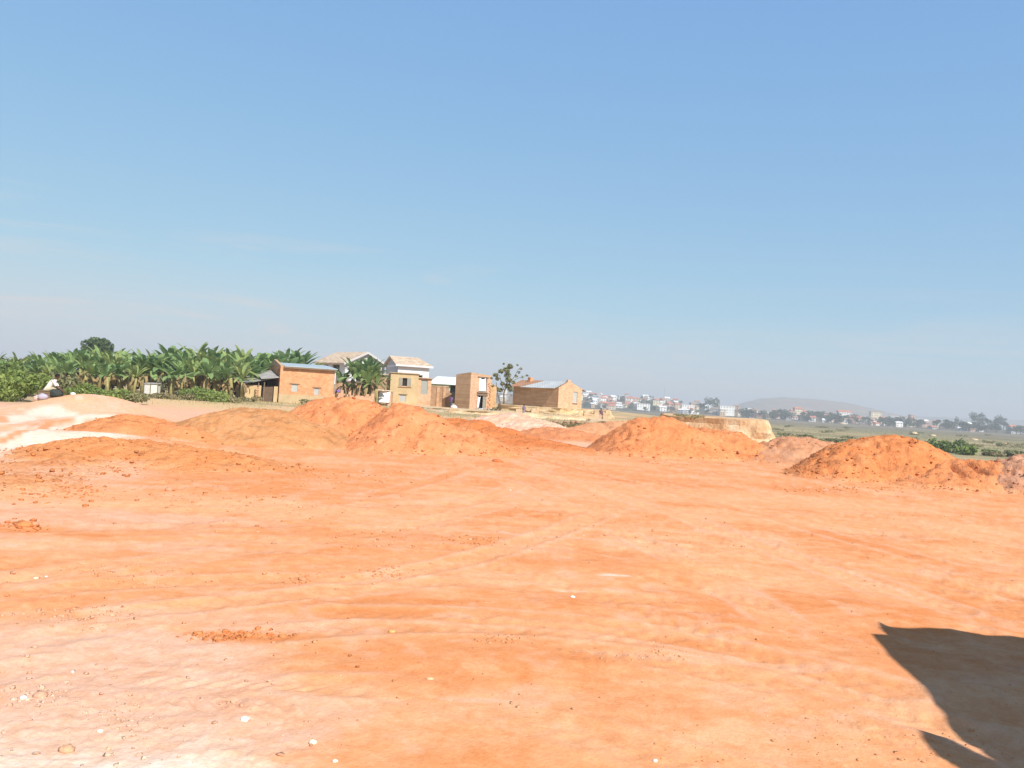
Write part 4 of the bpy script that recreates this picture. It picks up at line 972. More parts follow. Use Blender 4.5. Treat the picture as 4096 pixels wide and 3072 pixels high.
# dry stone / brick heaps on the ledge
for sx, sy, D, n_, lab in ((2275, 1640, 86.5, 14, "few broken bricks in front of the gable of the gabled brick house"), (1990, 1640, 97, 45, "heap of rubble and pale stones at the foot of the slender tree"),
                           (2290, 1700, 62, 60, "dark crumbling clods at the lip of the hollow below the ledge")):
    p = at(sx, sy, D); g0 = hz(p.x, p.y)
    zt = g0
    cen = np.stack([p.x + rng.normal(0, 1.1, n_), p.y + rng.normal(0, .5, n_), zt + rng.uniform(0, .35, n_)], 1)
    LV, LF = lumps(cen, rng.uniform(.12, .3, n_), ICO1)
    o = np_mesh("rubble_heap", LV, LF, mat("rubble_%d" % n_, (.42, .31, .20) if n_ != 60 else (.34, .20, .12), var=.35, scale=2, rgb2=(.66, .56, .46) if n_ == 45 else None), origin=(p.x, p.y, zt)); tag(o, lab, "rubble", kind="stuff")

# low blocky walls and stacks of mud brick below the gabled house
BRK = mat("brick_block", (.62, .44, .27), var=.12, scale=1.4, kind='brick', bump=.5, rgb2=(.70, .53, .36))
def brick_stack(sx0, sx1, sy_top, sy_base, D, label, name="brick_stack", cat="brick stack", thick=.9, seed=0):
    g_ = random.Random(seed); a_, b__ = at(sx0, sy_base, D), at(sx1, sy_base, D); top = at((sx0 + sx1) / 2, sy_top, D).z; zb_ = min(a_.z, b__.z) - .5
    t = empty(name, (a_.x, a_.y, zb_ + .5), label, cat); n_ = max(3, int((b__.x - a_.x) / .42)); mb = MB(); L_ = (b__.x - a_.x) / n_
    for i_ in range(n_):
        hh_ = top - zb_ - .12 * g_.randint(0, 3); mb.obox((a_.x + i_ * L_ + .003, a_.y + .05 * g_.random(), zb_), (L_ - .006, 0, 0), (0, thick, 0), (0, 0, hh_))
    mb.build("courses", BRK, t)
    mb = MB()
    for i_ in range(n_ * 2):
        mb.obox((a_.x + g_.random() * (b__.x - a_.x - .3), a_.y + .2 + g_.random() * .5, top + .012), (.24, .05 * g_.random(), 0), (0, .12, 0), (0, 0, .1))
    mb.build("loose_bricks", BR3, t)["kind"] = "stuff"
brick_stack(2062, 2118, 1633, 1662, 90, "tan block wall end with a dark gap beside it, left below the gabled brick house", seed=1)
brick_stack(2124, 2208, 1637, 1664, 89.4, "long low block wall below the gabled brick house's long side", seed=2)
brick_stack(2222, 2262, 1642, 1666, 88.6, "short stepped brick stack under the corner of the gabled brick house", seed=3)
brick_stack(2335, 2396, 1641, 1676, 86, "pale block wall right of the gabled brick house", seed=4)
brick_stack(2412, 2440, 1643, 1674, 86, "last pale block pier at the right end of the ledge", seed=5)

# latrine of pale sheets by the banana grove
p = at(575, 1583, 76); q = at(628, 1583, 76); z0 = hz(p.x, p.y); tz = at(600, 1537, 76).z; L = q.x - p.x
t = empty("latrine", (p.x, p.y, z0), "small latrine of pale sheeting at the edge of the banana grove", "latrine")
b = MB(); b.obox((p.x, p.y, z0 - .1), (L * .47, 0, 0), (0, .03, 0), (0, 0, tz - z0 + .1)); b.obox((p.x, p.y + .034, z0 - .1), (.03, 0, 0), (0, .6, 0), (0, 0, tz - z0))
b.obox((q.x - .03, p.y + .034, z0 - .1), (.03, 0, 0), (0, .6, 0), (0, 0, tz - z0)); b.build("side_sheet", mat("grey_tarp", (.55, .55, .52), var=.1, bump=.4, bscale=3), t)
MB().obox((p.x + L * .5, p.y - .02, z0 - .05), (L * .48, 0, 0), (0, .03, 0), (0, 0, tz - z0)).build("door_sheet", mat("cream_tarp", (.72, .68, .58), var=.1, bump=.4, bscale=3), t)
MB().obox((p.x - .05, p.y - .08, tz + .02), (L + .1, 0, 0), (0, .8, .1), (0, 0, .04)).build("roof", TING, t)
for x_ in (p.x - .05, p.x + L * .49, q.x + .03): MB().tube([(x_, p.y - .05, z0 - .2), (x_, p.y - .05, tz + .15)], .035, 5).build("post", WOOD, t)

# ------------------------------------------------------------------ banana plants
BLEAF = [mat("banana_leaf_%d" % i, c_, rough=.7, var=.22, scale=1.2, spec=.12, transl=.4, rgb2=d_) for i, (c_, d_) in enumerate([((.22, .34, .11), (.38, .50, .21)), ((.16, .28, .10), (.30, .43, .18)), ((.26, .35, .10), (.43, .49, .19))])]
BTR = mat("banana_stem", (.30, .25, .10), var=.3, scale=2, rgb2=(.42, .38, .15))
BDEAD = mat("dead_banana_leaf", (.26, .18, .09), var=.3, scale=2)
def banana_leaf(mb, base, az, lift, L, W, g):
    n = 9; d = Vector((math.cos(az), math.sin(az), 0)); pts = []; el = lift; p = Vector(base)
    stepL = L / n
    for i in range(n + 1):
        pts.append(p.copy()); el -= (0.05 + .11 * (i / n)) * (1.6 if lift < .8 else .75)
        p = p + (d * math.cos(el) + Zv * math.sin(el)) * stepL
    side = d.cross(Zv).normalized(); V = []
    for i, q in enumerate(pts):
        t = i / n; wdt = W * (max(0, (t - .12)) ** .4 * (1 - t) ** .32 * 1.35 + .02) * (g.uniform(.6, 1.1))
        V += [q - side * wdt + Zv * wdt * .35, q, q + side * wdt + Zv * wdt * .35]
    Ff = []
    for i in range(n):
        Ff += [(3 * i, 3 * i + 1, 3 * i + 4, 3 * i + 3), (3 * i + 1, 3 * i + 2, 3 * i + 5, 3 * i + 4)]
    mb.add(V, Ff)
def banana_proto(seed, H, nl, nd=3, wide=1.0):
    g = random.Random(seed)
    root = empty("banana_plant", (0, 0, 0))
    lean = Vector((g.uniform(-.25, .1), g.uniform(-.2, .2), 0))
    tp = Zv * H * .52 + lean
    MB().tube([(0, 0, -.3), lean * .3 + Zv * H * .25, tp], [.15, .13, .09], 7).build("stem", BTR, root, smooth=True)
    mb = MB()
    for k in range(nl):
        az = k * 2.4 + g.uniform(-.4, .4); lift = g.choice([g.uniform(1.15, 1.55), g.uniform(.95, 1.45), g.uniform(.3, 1.1)])
        banana_leaf(mb, tp + Zv * g.uniform(-.1, .15), az, lift, H * g.uniform(.42, .58), .29 * wide * g.uniform(.8, 1.15), g)
    mb.build("crown", BLEAF[seed % 3], root, smooth=True)
    mb = MB()
    for k in range(nd):
        banana_leaf(mb, tp - Zv * .15, g.uniform(0, 6.28), g.uniform(-.6, -.1), H * g.uniform(.25, .4), .14, g)
    if nd: mb.build("dead_leaves", BDEAD, root, smooth=True)
    return root
def copy_tree(o, parent=None):
    c = o.copy(); col.objects.link(c)
    if parent is not None: c.parent = parent
    for ch in o.children: copy_tree(ch, c)
    return c
ORD = ["first", "second", "third", "fourth", "fifth", "sixth", "seventh", "eighth", "ninth", "tenth", "eleventh", "twelfth", "thirteenth", "fourteenth", "fifteenth", "sixteenth", "seventeenth", "eighteenth", "nineteenth", "twentieth"]
TENS = {2: "twenty", 3: "thirty", 4: "forty", 5: "fifty", 6: "sixty", 7: "seventy", 8: "eighty", 9: "ninety"}
def ordinal(n):
    if n <= 20: return ORD[n - 1]
    if n % 10 == 0: return TENS[n // 10][:-1] + "ieth"
    return TENS[n // 10] + "-" + ORD[n % 10 - 1]
def ordlabel(objs, base, tail):
    objs = sorted(objs, key=lambda o: proj(o.location)[0])
    for i, o in enumerate(objs):
        o['label'] = "%s, %s from the left %s" % (base, ordinal(i + 1), tail) if 0 < i < len(objs) - 1 else "%s, %s %s" % (base, "leftmost" if i == 0 else "rightmost", tail)
protos = [banana_proto(s, 4.0, nl, nd, wd_) for s, nl, nd, wd_ in ((0, 17, 4, .8), (1, 20, 5, .9), (2, 16, 6, .75), (3, 18, 3, .95), (4, 20, 5, .85), (5, 15, 7, .7))]
usedp = set()
TOPX = [-100, 0, 100, 200, 350, 500, 700, 850, 950, 1050, 1150, 1220]; TOPY = [1415, 1425, 1432, 1412, 1392, 1402, 1392, 1376, 1405, 1410, 1392, 1412]
rows = [("rear", 98, 50, 1.03), ("front", 79, 50, .80), ("middle", 85, 46, .95), ("back", 93, 44, 1.06)]
for rn, D0, stepx, k in rows:
    objs = []; x = -90.0 + (25 if rn == "middle" else 0) + (1090 if rn == "rear" else 0)
    while x < (1235 if rn in ("back", "rear") else (1060 if rn == "middle" else 985)):
        if rn == "front" and (555 < x < 650): x += stepx; continue
        D = D0 + random.uniform(-2.2, 2.2); q = at(x, 1560, D); z0 = hz(q.x, q.y)
        ty = np.interp(x, TOPX, TOPY) + random.uniform(-20, 12)
        Ht_ = (at(x, ty, D).z - z0) * k * 1.0
        pi_ = random.randrange(6)
        o = protos[pi_] if pi_ not in usedp else copy_tree(protos[pi_]); usedp.add(pi_)
        s_ = Ht_ / 4.0 * .93; o.location = (q.x, q.y, z0); o.scale = (max(s_, .8) * 1.32, max(s_, .8) * 1.32, s_); o.rotation_euler = (random.uniform(-.05, .05), random.uniform(-.12, .02), random.uniform(0, 6.28))
        tag(o, cat="banana plant", group="banana plants of the grove"); objs.append(o)
        x += stepx * random.uniform(.8, 1.2)
    ordlabel(objs, {"rear": "banana plant rising behind the orange brick house roof", "front": "short front-row banana plant", "middle": "leafy middle-row banana plant", "back": "tall back-row banana plant against the sky"}[rn], "of its row")
objs = []
for x, top, D, pi_ in ((1398, 1412, 94, 3), (1440, 1398, 95, 1), (1475, 1418, 95, 4), (1508, 1462, 94.5, 0), (1425, 1435, 93.5, 4), (1378, 1450, 94.5, 1), (1455, 1450, 93.6, 3)):
    q = at(x, 1590, D); z0 = hz(q.x, q.y); Ht_ = at(x, top, D).z - z0
    o = copy_tree(protos[pi_]); o.location = (q.x, q.y, z0); s_ = Ht_ / 4.35; o.scale = (s_ * 1.15, s_ * 1.15, s_); o.rotation_euler = (0, random.uniform(-.1, .1), random.uniform(0, 6.28))
    tag(o, cat="banana plant", group="banana plants of the lone clump"); objs.append(o)
ordlabel(objs, "banana plant of the lone clump", "by the villa")
for i, pr in enumerate(protos):
    if i not in usedp:
        for ch in list(pr.children): bpy.data.objects.remove(ch)
        bpy.data.objects.remove(pr)

# ------------------------------------------------------------------ bushes, trees
LEAF = {k: mat("leaf_" + k, c_, rough=.6, var=.3, scale=.8, transl=.2, rgb2=d_) for k, c_, d_ in (
    ("bright", (.17, .25, .055), (.30, .37, .11)), ("green", (.13, .20, .055), (.24, .31, .10)), ("dark", (.07, .12, .045), (.12, .18, .075)),
    ("olive", (.19, .20, .085), (.30, .29, .14)), ("dry", (.27, .23, .11), (.38, .33, .18)), ("grey", (.16, .17, .09), (.25, .25, .15)))}
TRUNK = mat("bark", (.16, .12, .085), var=.25, scale=3)
def bush(sx, sy, D, wpx, hpx, leaf, label, name="bush", n=1500, size=.22, depth=1.4, seed=0, grp=None, zb=None):
    q = at(sx, sy, D); z0 = hz(q.x, q.y) if zb is None else zb
    W, Hh_ = wpx / F * D, hpx / F * D
    g = np.random.default_rng(seed + 500); k = max(3, int(W / .7))
    C_ = np.stack([q.x + np.linspace(-.5, .5, k) * W * .85 + g.normal(0, .1, k), q.y + g.uniform(-.4, .4, k) * depth, z0 + Hh_ * g.uniform(.25, .6, k)], 1)
    Rd = np.stack([np.full(k, max(.45, W / k * .9)) * g.uniform(.8, 1.3, k), np.full(k, depth * .5), Hh_ * g.uniform(.35, .5, k)], 1)
    V, Fq = leafcloud(C_, Rd, n, size, seed)
    V[:, 2] = np.maximum(V[:, 2], z0 - .05)
    t = empty(name, (q.x, q.y, z0), label, "bush" if name == "bush" else name, grp)
    np_mesh("foliage", V, Fq, LEAF[leaf], t)
    mb = MB()
    for j in range(min(k, 7)):
        mb.tube([(q.x + (C_[j, 0] - q.x) * .4, q.y, z0 - .1), tuple(C_[j])], [.04, .015], 4)
    mb.build("stems", TRUNK, t)
    return t
bush(40, 1590, 50, 210, 130, "bright", "big bright green bush at the left edge of the photo", n=3000, size=.24, depth=3, seed=1)
bush(-60, 1560, 53, 200, 190, "green", "tall green bush cut off by the left edge", n=2200, size=.26, depth=2, seed=2)
bush(95, 1560, 60, 120, 75, "green", "rounded green bush just behind the big bright one at the left", n=1300, size=.26, depth=2, seed=3)
bush(205, 1560, 62, 120, 95, "olive", "olive green tangle of weeds behind the seated figure", n=1500, size=.28, depth=2, seed=4)
bush(300, 1570, 58, 130, 68, "bright", "bright green low bush above the smooth pink mound", n=1500, size=.22, depth=2, seed=5)
bush(415, 1585, 56, 150, 70, "bright", "bright green hedge of weeds right of the pink mound's crest", n=1900, size=.2, depth=2, seed=6)
bush(515, 1610, 57, 110, 52, "olive", "low yellowish green weeds left of the latrine", n=1200, size=.2, depth=2, seed=7)
bush(815, 1597, 73, 170, 62, "bright", "bright green spreading bush in front of the dark grove", n=2600, size=.2, depth=2.5, seed=8)
bush(920, 1606, 73, 80, 30, "dry", "dry brown scrub between the spreading bush and the board shack", n=800, size=.18, seed=9)
bush(690, 1610, 72, 130, 28, "dry", "dry brown brush under the yellow banana stems", n=1200, size=.2, seed=10)
bush(1000, 1608, 78, 60, 26, "dry", "tuft of dry grass in front of the board shack", n=500, size=.18, seed=11)
bush(1260, 1607, 78, 90, 26, "olive", "dry olive weeds at the foot of the orange brick house", n=700, size=.16, depth=.8, seed=12)
bush(60, 1470, 72, 150, 65, "green", "leafy shrub among the banana plants near the left edge", n=1600, size=.3, depth=2, seed=13, grp=None)
bush(2035, 1642, 96, 90, 24, "dry", "dry grey brown bush around the foot of the slender tree", n=900, size=.2, seed=14)
bush(1920, 1655, 88, 60, 14, "olive", "small grey green tussock in front of the tower house", n=350, size=.14, seed=15, depth=.8)
bush(2180, 1648, 86, 80, 16, "dry", "dry grass tussock on the face of the ledge", n=400, size=.15, seed=16, depth=.8)
bush(2270, 1688, 60, 110, 22, "dry", "dry brown scrub on the lip above the hollow", n=900, size=.13, seed=17)
bush(2760, 1690, 55, 70, 14, "olive", "green scrub on top of the yellow bank", n=350, size=.12, seed=18, zb=1.35)
bush(1780, 1652, 90, 120, 10, "olive", "thin strip of grass left of the tower house", n=500, size=.12, seed=19, depth=.6)
bush(700, 1440, 84, 90, 90, "grey", "leafless grey brown shrub standing among the banana plants", n=800, size=.22, seed=20)
# dark undergrowth behind the grove keeps it dense
for i, (x, wv_) in enumerate(((60, 300), (330, 330), (640, 330), (930, 320), (1130, 240))):
    bush(x, 1540, 96, wv_, 125, "dark", ["dense dark undergrowth behind the grove, at its left end", "dense dark undergrowth behind the grove, left of its middle", "dense dark undergrowth behind the grove, behind the latrine and yellow stems", "dense dark undergrowth behind the grove, behind the spreading bush", "dense dark undergrowth behind the orange brick house"][i], n=2600, size=.5, depth=2.5, seed=30 + i, grp="undergrowth behind the grove")
def tree(name, label, sx, sy_base, D, clumps, leaf, trunk, n=1500, size=.25, seed=0, zb=None, grp=None, cat="tree"):
    """clumps: (sx, sy, rpx) seen positions; trunk: list of polylines of (sx, sy, rpx)"""
    q = at(sx, sy_base, D); z0 = q.z if zb is None else zb
    g = np.random.default_rng(seed + 900)
    C_ = np.array([tuple(at(a_, b__, D + g.uniform(-1, 1) * c_ / F * D)) for a_, b__, c_ in clumps]); Rd = np.array([[c_ / F * D] * 3 for _, _, c_ in clumps]); Rd[:, 2] *= .8
    V, Fq = leafcloud(C_, Rd, n, size, seed)
    t = empty(name, (q.x, q.y, z0), label, cat, grp)
    np_mesh("crown", V, Fq, LEAF[leaf], t)
    mb = MB()
    for pl_ in trunk:
        mb.tube([at(a_, b__, D) for a_, b__, _ in pl_], [r_ / F * D for _, _, r_ in pl_], 6)
    mb.build("trunk", TRUNK, t)
    return t
tree("slender_tree", "slender tree with thin grey trunk and sparse airy crown right of the tower house", 2014, 1625, 98,
     [(2040, 1465, 13), (2025, 1480, 15), (2005, 1485, 12), (2030, 1500, 15), (1982, 1500, 11), (1990, 1515, 9), (2035, 1520, 13), (2030, 1545, 14), (2010, 1535, 10), (2040, 1555, 13), (2000, 1560, 11),
      (2070, 1460, 5), (2082, 1475, 6), (2075, 1490, 7), (2090, 1508, 5), (2065, 1505, 6), (2110, 1502, 5), (2052, 1530, 8), (1965, 1512, 5), (2015, 1455, 4), (1998, 1560, 7), (1970, 1545, 5)],
     "olive", [[(2014, 1628, 4), (2016, 1600, 3.5), (2015, 1575, 3), (2022, 1555, 2.5), (2030, 1520, 2), (2035, 1480, 1.2)], [(2004, 1628, 3), (1998, 1600, 2.4), (1990, 1575, 1.8), (1985, 1530, 1.2)],
                [(2018, 1565, 2), (2008, 1540, 1.6), (1998, 1500, 1)], [(2024, 1550, 1.8), (2055, 1510, 1.2), (2075, 1475, .8)], [(2040, 1530, 1.3), (2075, 1512, .9), (2110, 1500, .6)]], n=1500, size=.26, seed=5, cat="tree")
tree("round_tree", "dark round crowned tree rising behind the left of the banana grove", 390, 1480, 150,
     [(350, 1378, 26), (380, 1372, 30), (410, 1375, 30), (430, 1385, 24), (365, 1395, 24), (400, 1400, 28), (335, 1392, 12), (345, 1402, 22), (430, 1405, 24), (385, 1420, 30)], "dark", [[(390, 1500, 9), (388, 1420, 7), (385, 1380, 4)], [(388, 1425, 5), (420, 1385, 3)]], n=2200, size=.5, seed=6)

# ------------------------------------------------------------------ people
SKIN = mat("dark_skin", (.10, .055, .035), var=.1, rough=.6)
HAIR = mat("black_hair", (.012, .01, .01), var=.1)
def skin_body(name, joints, edges, radii, material, parent, sub=1):
    me = bpy.data.meshes.new(name); org = parent.location
    me.from_pydata([tuple(Vector(j)) for j in joints], edges, []); me.update()
    me.materials.append(material)
    o = bpy.data.objects.new(name, me); col.objects.link(o); o.parent = parent
    sk = o.modifiers.new("skin", 'SKIN'); sk.use_smooth_shade = True
    for i, r_ in enumerate(radii):
        me.skin_vertices[0].data[i].radius = (r_, r_) if not isinstance(r_, tuple) else r_
    me.skin_vertices[0].data[0].use_root = True
    if sub: sb = o.modifiers.new("sub", 'SUBSURF'); sb.levels = sub; sb.render_levels = sub
    return o
def person(loc, face, H, top, low, label, pose="stand", skirt=True, bend=0.0, hat=None):
    """built facing +Y locally at 1.7 m, then scaled and turned"""
    t = empty("person", loc, label, "person"); t['kind'] = 'thing'
    k = H / 1.7
    J, E, Rr_ = [], [], []
    def j(p, r_, par=None):
        J.append(p); Rr_.append(r_)
        if par is not None: E.append((par, len(J) - 1))
        return len(J) - 1
    sit = pose == "sit"
    hz_ = .42 if sit else .92
    bx = math.sin(bend); bz = math.cos(bend)
    def T(x, y, dz): return (x, y + dz * bx, hz_ + dz * bz)
    pel = j(T(0, 0, 0), (.15, .11)); wst = j(T(0, 0, .2), (.125, .095), pel); ch = j(T(0, 0, .42), (.16, .11), wst)
    nk = j(T(0, .01, .55), .055, ch); hd0 = j(T(0, .03, .64), .085, nk); hd1 = j(T(0, .03, .74), .092, hd0); j(T(0, .02, .81), .06, hd1)
    for s_ in (-1, 1):
        if sit:
            hp = j((s_ * .09, .05, hz_ - .02), .095, pel); kn = j((s_ * .14, .45, hz_ + .06), .062, hp); an = j((s_ * .14, .42, .09), .038, kn); j((s_ * .14, .56, .04), .034, an)
        else:
            st = .09 * s_
            hp = j((s_ * .09, 0, .84), .095, pel); kn = j((s_ * .10, .03 + st, .48), .06, hp); an = j((s_ * .10, st * 1.6, .09), .038, kn); j((s_ * .11, .13 + st * 1.6, .035), .034, an)
        c3 = Vector(T(s_ * .18, 0, .48)); sh = j(tuple(c3), .062, ch)
        el = c3 + Vector((s_ * .07, .06 + .2 * bx, -.28)); wr = el + Vector((-s_ * .02, .16 + (.1 if sit else 0), -.19))
        e_ = j(tuple(el), .042, sh); w_ = j(tuple(wr), .028, e_); pm = wr + Vector((0, .035, -.055)); m_ = j(tuple(pm), .03, w_)
        for q, (fx, ln) in enumerate(((-.027, .065), (-.009, .075), (.009, .07), (.027, .055))):
            a_ = pm + Vector((fx, .012, -.035)); b__ = a_ + Vector((0, .012, -ln * .5)); c__ = b__ + Vector((0, -.006, -ln * .5))
            i1 = j(tuple(a_), .010, m_); i2 = j(tuple(b__), .009, i1); j(tuple(c__), .008, i2)
        a_ = pm + Vector((-s_ * .035, .02, .0)); i1 = j(tuple(a_), .012, m_); j(tuple(a_ + Vector((-s_ * .012, .02, -.035))), .009, i1)
    body = skin_body("body", J, E, Rr_, SKIN, t)
    # face
    hc = Vector(T(0, .03, .70))
    def local_mesh(name, V, Ff, m__):
        me = bpy.data.meshes.new(name); me.from_pydata([tuple(v) for v in V], [], [tuple(int(c) for c in f) for f in Ff]); me.update(); me.materials.append(m__)
        me.polygons.foreach_set("use_smooth", np.ones(len(me.polygons), bool))
        o = bpy.data.objects.new(name, me); col.objects.link(o); o.parent = t; return o
    V0, F0 = ICO1
    V = np.concatenate([V0 * (.014, .03, .02) + np.array(hc + Vector((0, .095, -.01))), V0 * (.03, .012, .008) + np.array(hc + Vector((0, .088, -.055))), V0 * (.012, .022, .03) + np.array(hc + Vector((-.095, 0, 0))), V0 * (.012, .022, .03) + np.array(hc + Vector((.095, 0, 0)))])
    local_mesh("face", V, np.concatenate([F0 + 12 * i for i in range(4)]), SKIN)
    V = np.concatenate([V0 * .011 + np.array(hc + Vector((s_ * .034, .085, .02))) for s_ in (-1, 1)])
    local_mesh("eyes", V, np.concatenate([F0 + 12 * i for i in range(2)]), mat("eye_white", (.6, .58, .55), var=.02))
    V2, F2 = ICO2
    Vh = V2 * (.103, .108, .105); keep = [f for f in F2 if not all(V2[i][1] > .25 and V2[i][2] < .35 for i in f) and not all(V2[i][2] < -.45 for i in f)]
    local_mesh("hair", Vh + np.array(hc + Vector((0, -.012, .028))), keep, hat or HAIR)
    # clothing: lofted shells round torso and hips
    def shell(name, rings, m__, n=18):
        V, Ff = [], []
        for (c, rx, ry) in rings:
            for q in range(n):
                a_ = 2 * math.pi * q / n; f_ = 1 + .05 * math.sin(a_ * 5 + c[2] * 9)
                V.append((c[0] + rx * math.cos(a_) * f_, c[1] + ry * math.sin(a_) * f_, c[2]))
        for i in range(len(rings) - 1):
            for q in range(n): Ff.append((i * n + q, i * n + (q + 1) % n, (i + 1) * n + (q + 1) % n, (i + 1) * n + q))
        o = local_mesh(name, V, Ff, m__); md = o.modifiers.new("t", 'SOLIDIFY'); md.thickness = .012
    shell("shirt", [(T(0, 0, -.04), .185, .15), (T(0, 0, .1), .165, .135), (T(0, 0, .25), .175, .14), (T(0, 0, .42), .20, .145), (T(0, 0, .50), .16, .12), (T(0, 0, .545), .075, .07)], top)
    for s_ in (-1, 1):
        c3 = Vector(T(s_ * .18, 0, .48)); el = c3 + Vector((s_ * .06, .05 + .18 * bx, -.24))
        mb = MB(); mb.tube([c3 + Vector((-s_ * .04, 0, .02)), c3, (c3 + el) / 2, el], [.07, .078, .066, .06], 10)
        local_mesh("sleeve", mb.v, mb.f[:-2], top)
    if sit: 
        for s_ in (-1, 1):
            mb = MB(); mb.tube([(s_ * .08, .0, hz_), (s_ * .14, .44, hz_ + .06), (s_ * .14, .43, .16)], [.12, .085, .065], 10); local_mesh("trouser_leg", mb.v, mb.f[:-2], low)
    elif skirt: shell("skirt", [((0, 0, .30), .22, .20), ((0, 0, .55), .19, .175), ((0, 0, .8), .18, .155), ((0, 0, 1.0), .15, .125)], low)
    else:
        for s_ in (-1, 1):
            st = .09 * s_; mb = MB(); mb.tube([(s_ * .08, 0, .95), (s_ * .10, .03 + st, .48), (s_ * .10, st * 1.6, .14)], [.12, .085, .065], 10); local_mesh("trouser_leg", mb.v, mb.f[:-2], low)
    t.scale = (k, k, k); t.rotation_euler = (0, 0, face)
    return t
cl = lambda n_, c_: mat("cloth_" + n_, c_, var=.12, scale=6)
q = at(1803, 1636, 101.5); q.z = hz(q.x, q.y)
person(q, 2.6, 1.62, cl("purple", (.17, .09, .22)), cl("dark_grey", (.09, .08, .09)), "person in a purple top and dark skirt standing beside the tower house")
q = at(2402, 1682, 86); 
q.z = hz(q.x, q.y)
person(at(2402, 1680, 84), 2.9, 1.15, cl("plum", (.16, .09, .13)), cl("pale_pink", (.60, .38, .36)), "person in plum top and pink trousers at the right end of the ledge", skirt=False)
person(at(2094, 1663, 84), 3.3, 1.12, cl("mauve", (.20, .14, .22)), cl("mauve_grey", (.25, .21, .27)), "small person in mauve clothes standing below the long side of the gabled brick house")
q = at(185, 1593, 35); q.z = hz(q.x, q.y)
person((q.x, q.y, q.z), -1.2, 1.6, cl("cream", (.68, .66, .60)), cl("khaki", (.40, .36, .24)), "person in a pale shirt sitting bent forward at the edge of the green bushes", pose="sit", bend=.55)
t = empty("crate", (q.x, q.y, q.z), "low brown crate under the person in the pale shirt", "crate")
b = MB()
for i_ in range(4):
    b.obox((q.x - .25, q.y - .2 , q.z - .02 + i_ * .085), (.5, 0, 0), (0, .02, 0), (0, 0, .07)); b.obox((q.x - .25, q.y + .2, q.z - .02 + i_ * .085), (.5, 0, 0), (0, .02, 0), (0, 0, .07))
b.build("slats", WOOD, t)["kind"] = "stuff"
MB().obox((q.x - .26, q.y - .22, q.z + .32), (.52, 0, 0), (0, .45, 0), (0, 0, .03)).build("lid", WOOD, t)
# bundles
def bundle(sx, sy, D, r_, m__, label, name="cloth_bundle", cat="bundle", z=None, sc_=(1, .8, .7), seed=0):
    p_ = at(sx, sy, D); z0_ = hz(p_.x, p_.y) if z is None else z
    V0, F0 = ICO3; g = np.random.default_rng(seed)
    n_ = fbm(V0[:, 0] * 2 + seed, V0[:, 1] * 2 + V0[:, 2] * 2, 3, seed, .6) - .5
    V = V0 * (1 + .55 * n_[:, None]) * np.array(sc_) * r_ + np.array([p_.x, p_.y, z0_ + r_ * sc_[2] * .75])
    o = np_mesh(name, V, F0, m__, smooth=True, origin=(p_.x, p_.y, z0_)); return tag(o, label, cat)
bundle(1815, 1638, 101, .32, mat("pink_white_cloth", (.78, .55, .54), var=.05, scale=3, rgb2=(.85, .80, .78)), "pink and white cloth bundle on the ground beside the purple-topped person", sc_=(1.2, .8, .9), seed=3)
bundle(1923, 1641, 101.0, .3, CLOTHW, "white sack at the foot of the tower house door", name="sack", cat="sack", seed=4)
bundle(1972, 1637, 97, .22, CLOTHW, "white sack beside the rubble under the slender tree", name="sack", cat="sack", seed=5)
bundle(156, 1575, 35.3, .22, mat("red_white_cloth", (.70, .28, .17), var=.1, scale=4, rgb2=(.85, .75, .68)), "orange and white bundle left of the person in the pale shirt", seed=6)
bundle(222, 1590, 35, .28, mat("dark_green_bag", (.04, .05, .045), var=.2), "dark bag right of the person in the pale shirt", name="bag", cat="bag", seed=7)
bundle(292, 1574, 36, .09, CLOTHW, "small white bag on top of the pink mound", name="bag", cat="bag", sc_=(1.2, .8, .8), seed=8)
bundle(170, 1600, 34.3, .20, mat("lilac_bag", (.42, .38, .46), var=.1), "lilac grey bundle in front of the person in the pale shirt", seed=9)

# ------------------------------------------------------------------ stones lying on the pad
def stone(sx, sy, wpx, colr, label, sc_=(1, .85, .6), seed=0, cat="stone", name="stone", jag=.35):
    p_ = gnd(sx, sy); r_ = wpx / 2 / F * p_.y
    zg = hzf(p_.x, p_.y)
    V0, F0 = ICO2; jr = np.random.default_rng(seed + 70)
    n_ = fbm(V0[:, 0] * 1.6 + seed * 7, V0[:, 1] * 1.6 + V0[:, 2] * 1.9, 4, seed, .6) - .5
    V = V0 * (1 + jag * 1.6 * n_[:, None] + .09 * jr.standard_normal((len(V0), 1)).clip(-1.5, 1.5)) * np.array(sc_) * r_ + np.array([p_.x, p_.y, zg + r_ * sc_[2] * .25])
    o = np_mesh(name, V, F0, mat("stone_" + "_".join(str(int(c_ * 100)) for c_ in colr), colr, var=.12, scale=12, bump=.4, bscale=40), smooth=False, origin=(p_.x, p_.y, zg))
    return tag(o, label, cat)
WS = (.84, .81, .76); PS = (.58, .33, .22); OS = (.56, .23, .09)
stone(978, 2893, 38, WS, "bright white rounded stone on the pale ground near the bottom left", seed=1, jag=.2)
stone(93, 2798, 30, WS, "small white stone beside the pink lump at the left edge", seed=2, jag=.3)
stone(160, 2792, 56, PS, "pink rounded lump of clay beside the small white stone at the left edge", seed=3)
stone(1250, 2982, 34, (.80, .72, .52), "cream yellow stone at the bottom, right of the white one", seed=4)
stone(400, 2928, 26, (.80, .73, .55), "cream pebble left of the white stone", seed=5)
stone(268, 3005, 68, (.58, .34, .20), "knobbly peach clod at the bottom left corner", seed=6, jag=.5)
stone(435, 2992, 22, (.66, .44, .28), "small peach pebble right of the knobbly clod", seed=7)
stone(1568, 2528, 28, (.62, .38, .14), "ochre pebble casting a dark shadow left of centre", seed=8)
